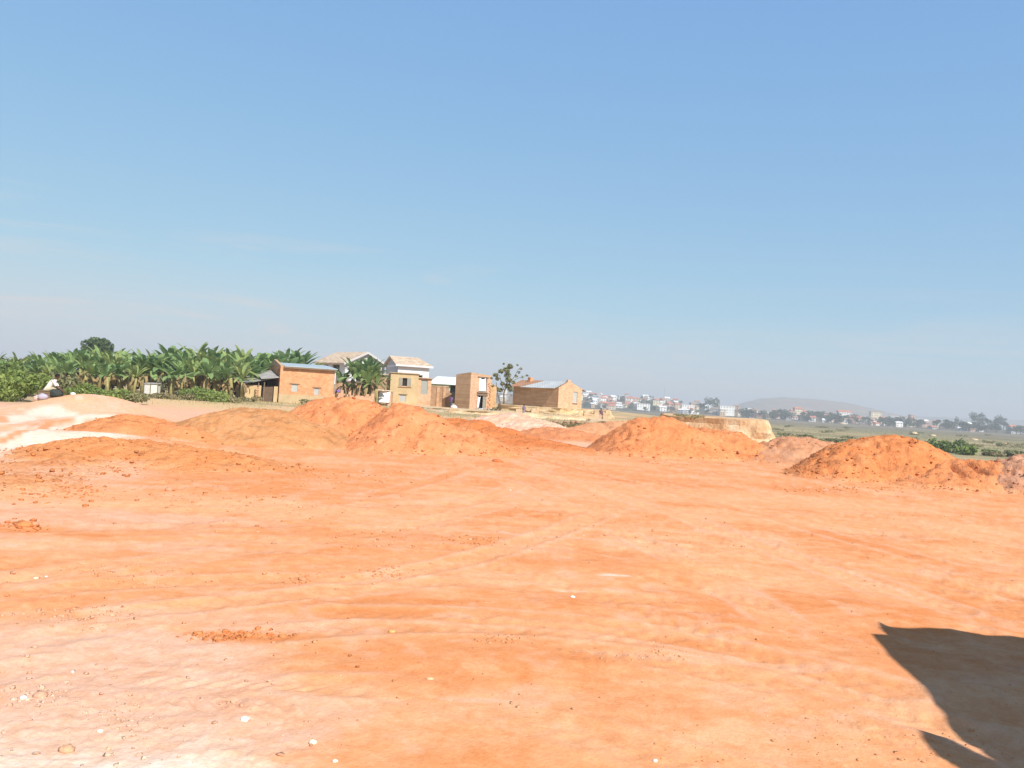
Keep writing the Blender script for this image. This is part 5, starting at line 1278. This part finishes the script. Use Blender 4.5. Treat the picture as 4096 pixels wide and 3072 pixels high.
stone(1720, 2715, 30, (.72, .46, .26), "flat light orange clod below the ochre pebble", seed=9, sc_=(1.1, .9, .4))
stone(875, 2555, 46, OS, "largest orange clod in front of the churned patch at the left", seed=10, jag=.5)
stone(990, 2542, 38, OS, "dark orange lump inside the churned patch at the left", seed=11, jag=.5)
stone(790, 2532, 40, OS, "orange lump at the left end of the churned patch", seed=12, jag=.5)
stone(1130, 2540, 34, OS, "orange lump at the right end of the churned patch", seed=13, jag=.5)
stone(1210, 2318, 34, (.55, .26, .13), "cracked brown clod on the low swell at left centre", seed=14, jag=.5)
stone(1095, 2180, 20, (.48, .27, .16), "small brown clod above the low swell", seed=15)
stone(675, 1966, 30, (.56, .27, .16), "brown boulder-like clod standing alone on the light strip at the left", seed=16, jag=.4, sc_=(1, .85, .8))
stone(1520, 1776, 52, (.38, .12, .05), "dark red clod at the foot of the tallest orange pile", seed=17, jag=.5)
stone(1990, 1852, 40, (.56, .17, .06), "deep orange lump alone on the graded pad at the centre", seed=18, jag=.5, sc_=(1.1, .8, .55))
stone(95, 2108, 60, (.58, .22, .08), "deep orange clod with a shadow near the left edge", seed=19, jag=.5, sc_=(1.1, .8, .5))
stone(2290, 2560 - 170, 22, (.80, .70, .62), "small pale chip of rock at centre right of the pad", seed=20)
stone(130, 1895, 0.1 + 34, (.58, .22, .09), "rounded orange clod on the left flank of the wide low spread", seed=21, jag=.4)
stone(2620, 3050, 22, WS, "white chip at the bottom edge right of centre", seed=22)
stone(1340, 3050, 24, (.8, .72, .6), "cream chip at the bottom edge left of centre", seed=23)
# countless small clods and pebbles
def clod_field(n, xr, yr, smin, smax, colr, seed, dens=None):
    g = np.random.default_rng(seed); sx = g.uniform(*xr, n * 3); sy = g.uniform(*yr, n * 3)
    P_ = np.array([tuple(gnd(a, b_)) for a, b_ in zip(sx, sy)])
    k = fbm(P_[:, 0] * .7 + seed, P_[:, 1] * .7, 4, seed, .6) + .25 * g.random(n * 3); P_ = P_[np.argsort(-k)][:n]
    zg = base_height(P_[:, 0], P_[:, 1]) + fine_height(P_[:, 0], P_[:, 1]); s_ = smin + (smax - smin) * g.uniform(0, 1, n) ** 6
    P_[:, 2] = zg + s_ * .2
    k_ = soil(P_[:, 0], P_[:, 1]); pale = (g.random(n) < .03)[:, None]
    c_ = k_ * g.uniform(.78, 1.0, (n, 1)); c_ = np.where(pale, np.array((.76, .66, .55)), c_)
    a__, b__ = lumps(P_, s_, ICO1)
    return a__, b__, c_
VV, FF, CCs = [], [], []; off = 0
for n_, xr, yr, s0, s1, cc_, sd_ in ((320, (-100, 1500), (2350, 3072), .003, .02, (.68, .36, .20), 1), (70, (-100, 1200), (2650, 3072), .004, .018, (.80, .62, .48), 2), (600, (-100, 1700), (1900, 2400), .005, .026, (.60, .27, .13), 3),
                                     (200, (1300, 3000), (2100, 3000), .003, .016, (.66, .34, .18), 4), (350, (1200, 4100), (1850, 2200), .008, .03, (.60, .28, .13), 5), (40, (1400, 2800), (2500, 3050), .003, .011, (.80, .66, .50), 6), (350, (2600, 4096), (2100, 3050), .004, .014, (.64, .34, .18), 7)):
    a_, b_, c_ = clod_field(n_, xr, yr, s0, s1, cc_, sd_)
    VV.append(a_); FF.append(b_ + off); off += len(a_); CCs.append(c_.repeat(12, 0))
for (sx, sy, wx, wy, n_, s0, s1, cc_) in ((930, 2540, 190, 22, 240, .004, .022, (.60, .23, .09)), (95, 2105, 90, 22, 110, .008, .04, (.58, .21, .08)), (1200, 2320, 90, 30, 110, .004, .018, (.62, .27, .12)), (160, 2790, 170, 60, 160, .003, .014, (.68, .48, .36)),
        (480, 2870, 170, 60, 170, .003, .012, (.66, .46, .34)), (1900, 2170, 130, 20, 120, .006, .022, (.62, .27, .12)), (1550, 2290, 120, 20, 120, .005, .018, (.60, .25, .11)), (2000, 2560, 130, 22, 130, .003, .014, (.66, .33, .17)), (2600, 2620, 240, 30, 160, .003, .012, (.68, .38, .22)),
        (380, 1870, 260, 40, 200, .012, .05, (.56, .20, .075)), (250, 1960, 260, 60, 200, .010, .04, (.58, .22, .085)), (1450, 1905, 300, 30, 160, .008, .03, (.60, .25, .11)), (2700, 1850, 300, 16, 120, .012, .04, (.60, .25, .11)), (3400, 1960, 330, 14, 160, .010, .04, (.58, .22, .085)), (560, 2300, 330, 50, 150, .004, .02, (.66, .34, .19)), (300, 2470, 300, 50, 220, .004, .02, (.66, .36, .22)), (900, 1990, 420, 60, 190, .008, .035, (.60, .26, .12))):
    g_ = np.random.default_rng(sx + sy); a_, b_ = g_.normal(sx, wx * .5, n_), g_.normal(sy, wy * .5, n_)
    P_ = np.array([tuple(gnd(u_, v_)) for u_, v_ in zip(a_, b_)]); s_ = s0 + (s1 - s0) * g_.uniform(0, 1, n_) ** 3.5
    P_[:, 2] = base_height(P_[:, 0], P_[:, 1]) + fine_height(P_[:, 0], P_[:, 1]) + s_ * .15
    a_, b_ = lumps(P_, s_, ICO1); VV.append(a_); FF.append(b_ + off); off += len(a_); CCs.append((np.array(cc_) * g_.uniform(.85, 1.15, (n_, 1))).repeat(12, 0))
o = np_mesh("clods_and_pebbles", np.concatenate(VV), np.concatenate(FF), MATS["soil_pile"], colors=np.concatenate(CCs)); tag(o, kind="stuff")

# ------------------------------------------------------------------ the marsh: reeds and grass tufts
def tufts(n, xr, rr_, hmin, hmax, seed, thr=.45):
    g = np.random.default_rng(seed); t_ = g.uniform(*xr, n * 2); r_ = np.exp(g.uniform(math.log(rr_[0]), math.log(rr_[1]), n * 2))
    x, y = t_ * r_, r_
    k = fbm(x / 14, y / 9, 4, 81, .6) + .3 * g.random(n * 2); sel = k > thr; x, y, r_ = x[sel][:n], y[sel][:n], r_[sel][:n]; n = len(x)
    z = base_height(x, y); h_ = g.uniform(hmin, hmax, n)
    V, w_ = [], h_ * .16
    a = g.uniform(0, 3.14, n); ca, sa = np.cos(a), np.sin(a); lx, ly = g.normal(0, .2, n) * h_, g.normal(0, .2, n) * h_
    V = np.stack([np.stack([x - w_ * ca, y - w_ * sa, z - .05], 1), np.stack([x + w_ * ca, y + w_ * sa, z - .05], 1), np.stack([x + lx, y + ly, z + h_], 1)], 1).reshape(-1, 3)
    return V, np.arange(3 * n).reshape(n, 3)
V1, F1 = tufts(16000, (.28, .75), (124, 600), .12, .38, 5, .56)
o = np_mesh("marsh_grass", V1, F1, mat("marsh_grass", (.17, .19, .09), var=.3, scale=.06, rgb2=(.28, .27, .15))); tag(o, kind="stuff")
V1, F1 = tufts(9000, (-.62, .24), (58, 104), .06, .26, 15, .62)
o = np_mesh("dry_grass", V1, F1, mat("dry_grass", (.36, .31, .16), var=.3, scale=.3, rgb2=(.30, .31, .13))); tag(o, kind="stuff")
for x, y, D, w_, hh_, lf, lab in ((2045, 985, 135, 60, 34, "green", "lush green shrub on the marsh edge right of the biggest pile"), (2090, 982, 128, 34, 22, "bright", "smaller lush green shrub right of the lush one on the marsh"),
                                  (2145, 985, 130, 34, 12, "dry", "low brown shrub on the marsh near the right edge"), (2010, 975, 140, 22, 18, "green", "dark green shrub peeking out beside the biggest pile's slope"),
                                  (2195, 987, 130, 30, 14, "olive", "olive shrub on the marsh at the right edge"), (1740, 925, 170, 50, 8, "olive", "flat olive reed bed right of the yellow bank"), (1790, 938, 140, 60, 12, "olive", "olive reed bed behind the pinkish brown dome")):
    sx, sy = ov(x, y); bush(sx, sy, D, w_ * 1.85, hh_ * 1.85, lf, lab, n=900, size=.5, depth=4, seed=int(x))
scr = []; gs_ = random.Random(77)
for k_ in range(34):
    t_ = gs_.uniform(.30, .66); r_ = math.exp(gs_.uniform(math.log(135), math.log(520))); x_, y_ = t_ * r_, r_; q_ = proj((x_, y_, -2.3))
    b_ = bush(q_[0], q_[1], y_, gs_.uniform(1.5, 5) / y_ * F, gs_.uniform(.5, 1.3) / y_ * F, gs_.choice(["olive", "green", "dry", "olive"]), None, name="scrub_bush", n=260, size=.35, depth=2, seed=300 + k_, grp="low scrub bushes on the marsh"); b_["category"] = "bush"; scr.append(b_)
ordlabel(scr, "low olive brown scrub bush on the marsh", "of its kind")
heaps = []
for (x, y, D) in ((2015, 933, 330), (2105, 935, 290), (1975, 928, 380), (2170, 948, 240), (1822, 899, 900)):
    p_ = at(*ov(x, y), D); z0_ = hz(p_.x, p_.y); V0, F0 = ICO2; r_ = 7.5 / 1804 * D
    V = V0 * np.array([r_, r_ * .7, r_ * .45]) * (1 + .2 * rng.standard_normal((len(V0), 1)).clip(-1, 1)) + np.array([p_.x, p_.y, z0_ + r_ * .1])
    o = np_mesh("straw_heap", V, F0, mat("straw", (.55, .42, .26), var=.15, scale=.5), origin=(p_.x, p_.y, z0_)); tag(o, cat="heap", group="pale heaps on the marsh"); heaps.append(o)
ordlabel(heaps, "pale tan heap out on the marsh", "of the heaps")

# ------------------------------------------------------------------ the town across the marsh
TW_W = {"white": (.80, .79, .76), "cream": (.68, .60, .44), "pink": (.62, .42, .33), "grey": (.42, .41, .41), "tan": (.50, .38, .27)}
TW_R = {"pale": (.74, .74, .73), "red": (.52, .20, .12), "grey": (.34, .33, .33), "brown": (.36, .24, .17)}
def far_house(x, y, z, W, D_, H, wall, roof, rot=0.0, flat=False, storeys=2):
    t = empty("far_house", (x, y, z), cat="house", group="houses of the town across the marsh")
    c, s_ = math.cos(rot), math.sin(rot); u = Vector((c, s_, 0)); v = Vector((-s_, c, 0)); o_ = Vector((x, y, z)) - u * W / 2 - v * D_ / 2
    MB().obox(o_ - Zv * 3, u * W, v * D_, Zv * (H + 3)).build("wall", mat("town_wall_" + wall, TW_W[wall], var=.06, scale=.2), t)
    rm = mat("town_roof_" + roof, TW_R[roof], var=.12, scale=.3)
    if flat: MB().obox(o_ - u * .3 - v * .3 + Zv * (H + .01), u * (W + .6), v * (D_ + .6), Zv * .35).build("roof", rm, t)
    else:
        e = .5; rh = D_ * .28; b = MB()
        b.prism([o_ - u * e - v * e + Zv * (H - .05), o_ - u * e + v * (D_ + e) + Zv * (H - .05), o_ - u * e + v * D_ / 2 + Zv * (H + rh)], u * (W + 2 * e)); b.build("roof", rm, t)
    k = 0
    for st in range(storeys):
        wd_ = MB(); nx = max(2, int(W / 3.2))
        for i in range(nx): wd_.obox(o_ + u * (W * (i + .5) / nx - .55) - v * .06 + Zv * (H * (st + .35) / storeys), u * 1.1, v * .055, Zv * 1.2)
        wd_.build("window_row", DARK, t)
    t['w'], t['r'] = wall, roof
    return t
g = random.Random(21); TH = []
def town(n, t0, t1, r0_, r1_, wts, big=1.0):
    for _ in range(n):
        t_ = g.uniform(t0, t1); r_ = g.uniform(r0_, r1_); x, y = t_ * r_ / math.hypot(1, t_), r_ / math.hypot(1, t_)
        W = g.uniform(5.5, 9.5) * big; Dp = g.uniform(6, 9); st = g.choice([1, 1, 2, 2, 3]); H = 2.6 * st
        wl_ = g.choice(["white", "white", "white", "cream", "pink", "grey", "tan"]); ro = g.choices(["pale", "red", "grey", "brown"], wts)[0]
        TH.append(far_house(x, y, hz(x, y), W, Dp, H, wl_, ro, g.uniform(-.6, .6), g.random() < .25, st))
town(84, .075, .24, 1105, 1360, (5, 4, 2, 3)); town(34, .225, .31, 1105, 1290, (4, 4, 1, 3)); town(52, .31, .46, 1098, 1260, (4, 6, 1, 3)); town(36, .46, .66, 1098, 1240, (3, 4, 1, 3)); town(4, -.03, .0, 1150, 1330, (5, 1, 1, 1))
bycls = {}
for o in TH: bycls.setdefault((o['w'], o['r']), []).append(o)
for (w_, r_), L_ in bycls.items():
    if len(L_) == 1: L_[0]['label'] = "only far house with %s walls and %s roof in the town" % (w_, r_)
    elif len(L_) == 2:
        L_.sort(key=lambda o: proj(o.location)[0])
        for o, s_ in zip(L_, ("left", "right")): o['label'] = "%s of the two far houses with %s walls and %s roof" % (s_, w_, r_)
    else: ordlabel(L_, "far %s house with %s roof" % (w_, r_), "of its kind")
def special(sx, sy, r_, wpx, hpx, wall, roof, label, flat=True, st=2, rot=0):
    p_ = at(sx, sy, r_); z0_ = hz(p_.x, p_.y); zb_ = p_.z
    o = far_house(p_.x, p_.y, zb_, wpx / F * r_, 8, hpx / F * r_, wall, roof, rot, flat, st); o['label'] = label
special(2572, 1632, 1108, 52, 17, "white", "pale", "long bright white block at the foot of the town ridge, largest on the left", st=2)
special(2750, 1630, 1120, 50, 10, "white", "pale", "low wide white shed right of the town ridge", st=1)
special(2905, 1655, 1105, 58, 30, "white", "pale", "bright white three-storey building under the far hill's left foot", st=3)
special(2625, 1617, 1200, 30, 16, "cream", "grey", "cream coloured block in the middle of the town ridge slope", st=2)
special(3375, 1660, 1110, 50, 12, "white", "red", "red roofed white house in the middle of the far tree line", flat=False, st=1)
special(3190, 1650, 1115, 30, 15, "cream", "red", "cream house with a red roof below the far hill's summit", flat=False, st=2)
special(3500, 1668, 1150, 40, 20, "cream", "tan" if False else "brown", "tan building on the right flank of the far hill", st=2)
special(3575, 1680, 1115, 34, 14, "white", "pale", "white cube house right of the far hill", st=2)
special(3645, 1678, 1140, 16, 18, "pink", "grey", "narrow tall pinkish block right of the white cube house", st=3)
special(3695, 1696, 1105, 26, 12, "cream", "pale", "yellowish cream cottage in the far tree line at the right", flat=False, st=1)
# trees of the town
TL = mat("far_leaf", (.05, .085, .04), var=.3, scale=.12, rgb2=(.10, .13, .06))
TP = []
for s_ in range(6):
    g2 = np.random.default_rng(50 + s_); t = empty("far_tree", (0, 0, 0))
    k = 7; C_ = np.stack([g2.normal(0, .22, k), g2.normal(0, .22, k), g2.uniform(.35, .85, k)], 1); Rd = g2.uniform(.16, .28, (k, 1)) * np.array([1, 1, .8 if s_ % 2 else 1.2])
    V, Fq = leafcloud(C_, Rd, 420, .13, 60 + s_); np_mesh("crown", V, Fq, TL, t)
    MB().tube([(0, 0, -.15), (0, 0, .35), (.03, .02, .6)], [.035, .028, .012], 5).build("trunk", TRUNK, t); TP.append(t)
usedt = set(); trees = {"ridge": [], "marsh": [], "right": []}
def plant(x, y, H, key, wid=1.0):
    i = g.randrange(6); o = TP[i] if i not in usedt else copy_tree(TP[i]); usedt.add(i)
    o.location = (x, y, hz(x, y)); o.scale = (H * wid, H * wid, H); o.rotation_euler = (0, 0, g.uniform(0, 6.28)); tag(o, cat="tree", group="trees of the town across the marsh"); trees[key].append(o)
for _ in range(76):
    t_ = g.uniform(-.04, .24); r_ = g.uniform(1095, 1360); plant(t_ * r_ / math.hypot(1, t_), r_ / math.hypot(1, t_), g.uniform(5, 9), "ridge", g.uniform(.9, 1.5))
for _ in range(59):
    t_ = g.uniform(.24, .46); r_ = g.uniform(1088, 1200); plant(t_ * r_ / math.hypot(1, t_), r_ / math.hypot(1, t_), g.uniform(6, 12), "marsh", g.uniform(1.0, 1.8))
for _ in range(55):
    t_ = g.uniform(.46, .68); r_ = g.uniform(1085, 1200); plant(t_ * r_ / math.hypot(1, t_), r_ / math.hypot(1, t_), g.uniform(6, 12), "right", g.uniform(1.0, 1.9))
for sx, sy, H in ((2855, 1605, 19), (2815, 1612, 14)): p_ = at(sx, sy, 1190); plant(p_.x, p_.y, H, "marsh")
for sx, H in ((3913, 21), (3940, 15), (3985, 18), (4015, 17), (3830, 13)): p_ = at(sx, 1700, 1100); plant(p_.x, p_.y, H, "right", .9)
ordlabel(trees["ridge"], "far tree among the town ridge houses", "there")
ordlabel(trees["marsh"], "far tree along the marsh under the hill", "there")
ordlabel(trees["right"], "far tree in the right end of the tree line", "there")
# the faint mast above the town
p_ = at(2655, 1610, 1400); t = empty("radio_mast", (p_.x, p_.y, p_.z - 3), "faint lattice mast rising above the town ridge", "mast")
zt_ = at(2655, 1548, 1400).z; b = MB()
for dx, dy in ((-.7, -.4), (.7, -.4), (0, .8)): b.tube([(p_.x + dx, p_.y + dy, p_.z - 3), (p_.x + dx * .2, p_.y + dy * .2, zt_)], .12, 4)
for k in range(14):
    f0, f1 = k / 14, (k + 1) / 14; zz0, zz1 = lerp(p_.z - 3, zt_, f0), lerp(p_.z - 3, zt_, f1)
    b.tube([(p_.x - .7 * (1 - .8 * f0), p_.y - .4, zz0), (p_.x + .7 * (1 - .8 * f1), p_.y - .4, zz1)], .08, 4)
b.build("lattice", mat("mast_metal", (.5, .45, .45), var=.05), t)

# ------------------------------------------------------------------ made-up sheet beyond the right edge, cut to cast the shadow on the pad
def lift(sx, sy, hgt):                  # the point of the caster whose shadow lands on that pixel
    p_ = gnd(sx, sy); k = hgt / sd.z
    return p_ + sd * k
S = [(3511, 2488), (3552, 2510), (3621, 2513), (3710, 2513), (3874, 2522), (3962, 2535), (4096, 2547), (4480, 2600), (4660, 2880), (4620, 3330), (4260, 3390), (3960, 3180), (3830, 3072), (3741, 3021), (3697, 2971), (3666, 2920), (3710, 2927), (3770, 2952), (3836, 2984), (3910, 3020),
     (3980, 3050), (3950, 3034), (3874, 2965), (3811, 2895), (3735, 2807), (3647, 2706), (3600, 2662), (3565, 2624), (3532, 2580), (3489, 2532), (3549, 2537), (3514, 2514)]
Hs = 2.75
tp_ = [lift(x, y, Hs) for i, (x, y) in enumerate(S)]
import bmesh
cen = sum(tp_, Vector()) / len(tp_)
t = empty("shadow_caster", (cen.x, cen.y, 0), "unseen sheet on poles, added beyond the right edge to cast a shadow", "shadow caster")
me = bpy.data.meshes.new("caster_sheet"); bm = bmesh.new()
vs_ = [bm.verts.new(p_ - t.location) for p_ in tp_]; es_ = [bm.edges.new((vs_[i], vs_[(i + 1) % len(vs_)])) for i in range(len(vs_))]
bmesh.ops.triangle_fill(bm, edges=es_, use_beauty=True)
bmesh.ops.subdivide_edges(bm, edges=bm.edges[:], cuts=4, use_grid_fill=True)
for v in bm.verts:                      # bent along the sun direction, so the cast shadow keeps its outline
    v.co += sd * (.16 * math.sin(v.co.x * 2.1 + .4) * math.cos(v.co.y * 1.7) - .10 * math.sin(v.co.x * 5 + v.co.y * 4) * .5)
for f in bm.faces: f.smooth = True
bm.to_mesh(me); bm.free(); me.materials.append(mat("caster_dark", (.07, .09, .07), var=.15))
o = bpy.data.objects.new("caster_sheet", me); col.objects.link(o); o.parent = t; md = o.modifiers.new("t", 'SOLIDIFY'); md.thickness = .012
for i in (7, 8, 9):
    p_ = tp_[i] * .85 + cen * .15; MB().tube([(p_.x, p_.y, -.3), (p_.x, p_.y, tp_[i].z - .10)], .035, 8).build("caster_pole", WOOD, t)

# ------------------------------------------------------------------ haze
me = MB(); bx = 6350
me.obox((-bx, -bx, -6), (2 * bx, 0, 0), (0, 2 * bx, 0), (0, 0, 96))
hm = bpy.data.materials.new("haze_air"); hm.use_nodes = True; n = hm.node_tree.nodes; n.remove(n["Principled BSDF"])
pv = n.new("ShaderNodeVolumePrincipled"); pv.inputs['Color'].default_value = (.89, .92, .96, 1); pv.inputs['Density'].default_value = 0.0005; pv.inputs['Anisotropy'].default_value = 0.0
hm.node_tree.links.new(pv.outputs[0], n["Material Output"].inputs['Volume'])
o = me.build("haze", hm); tag(o, kind="stuff")
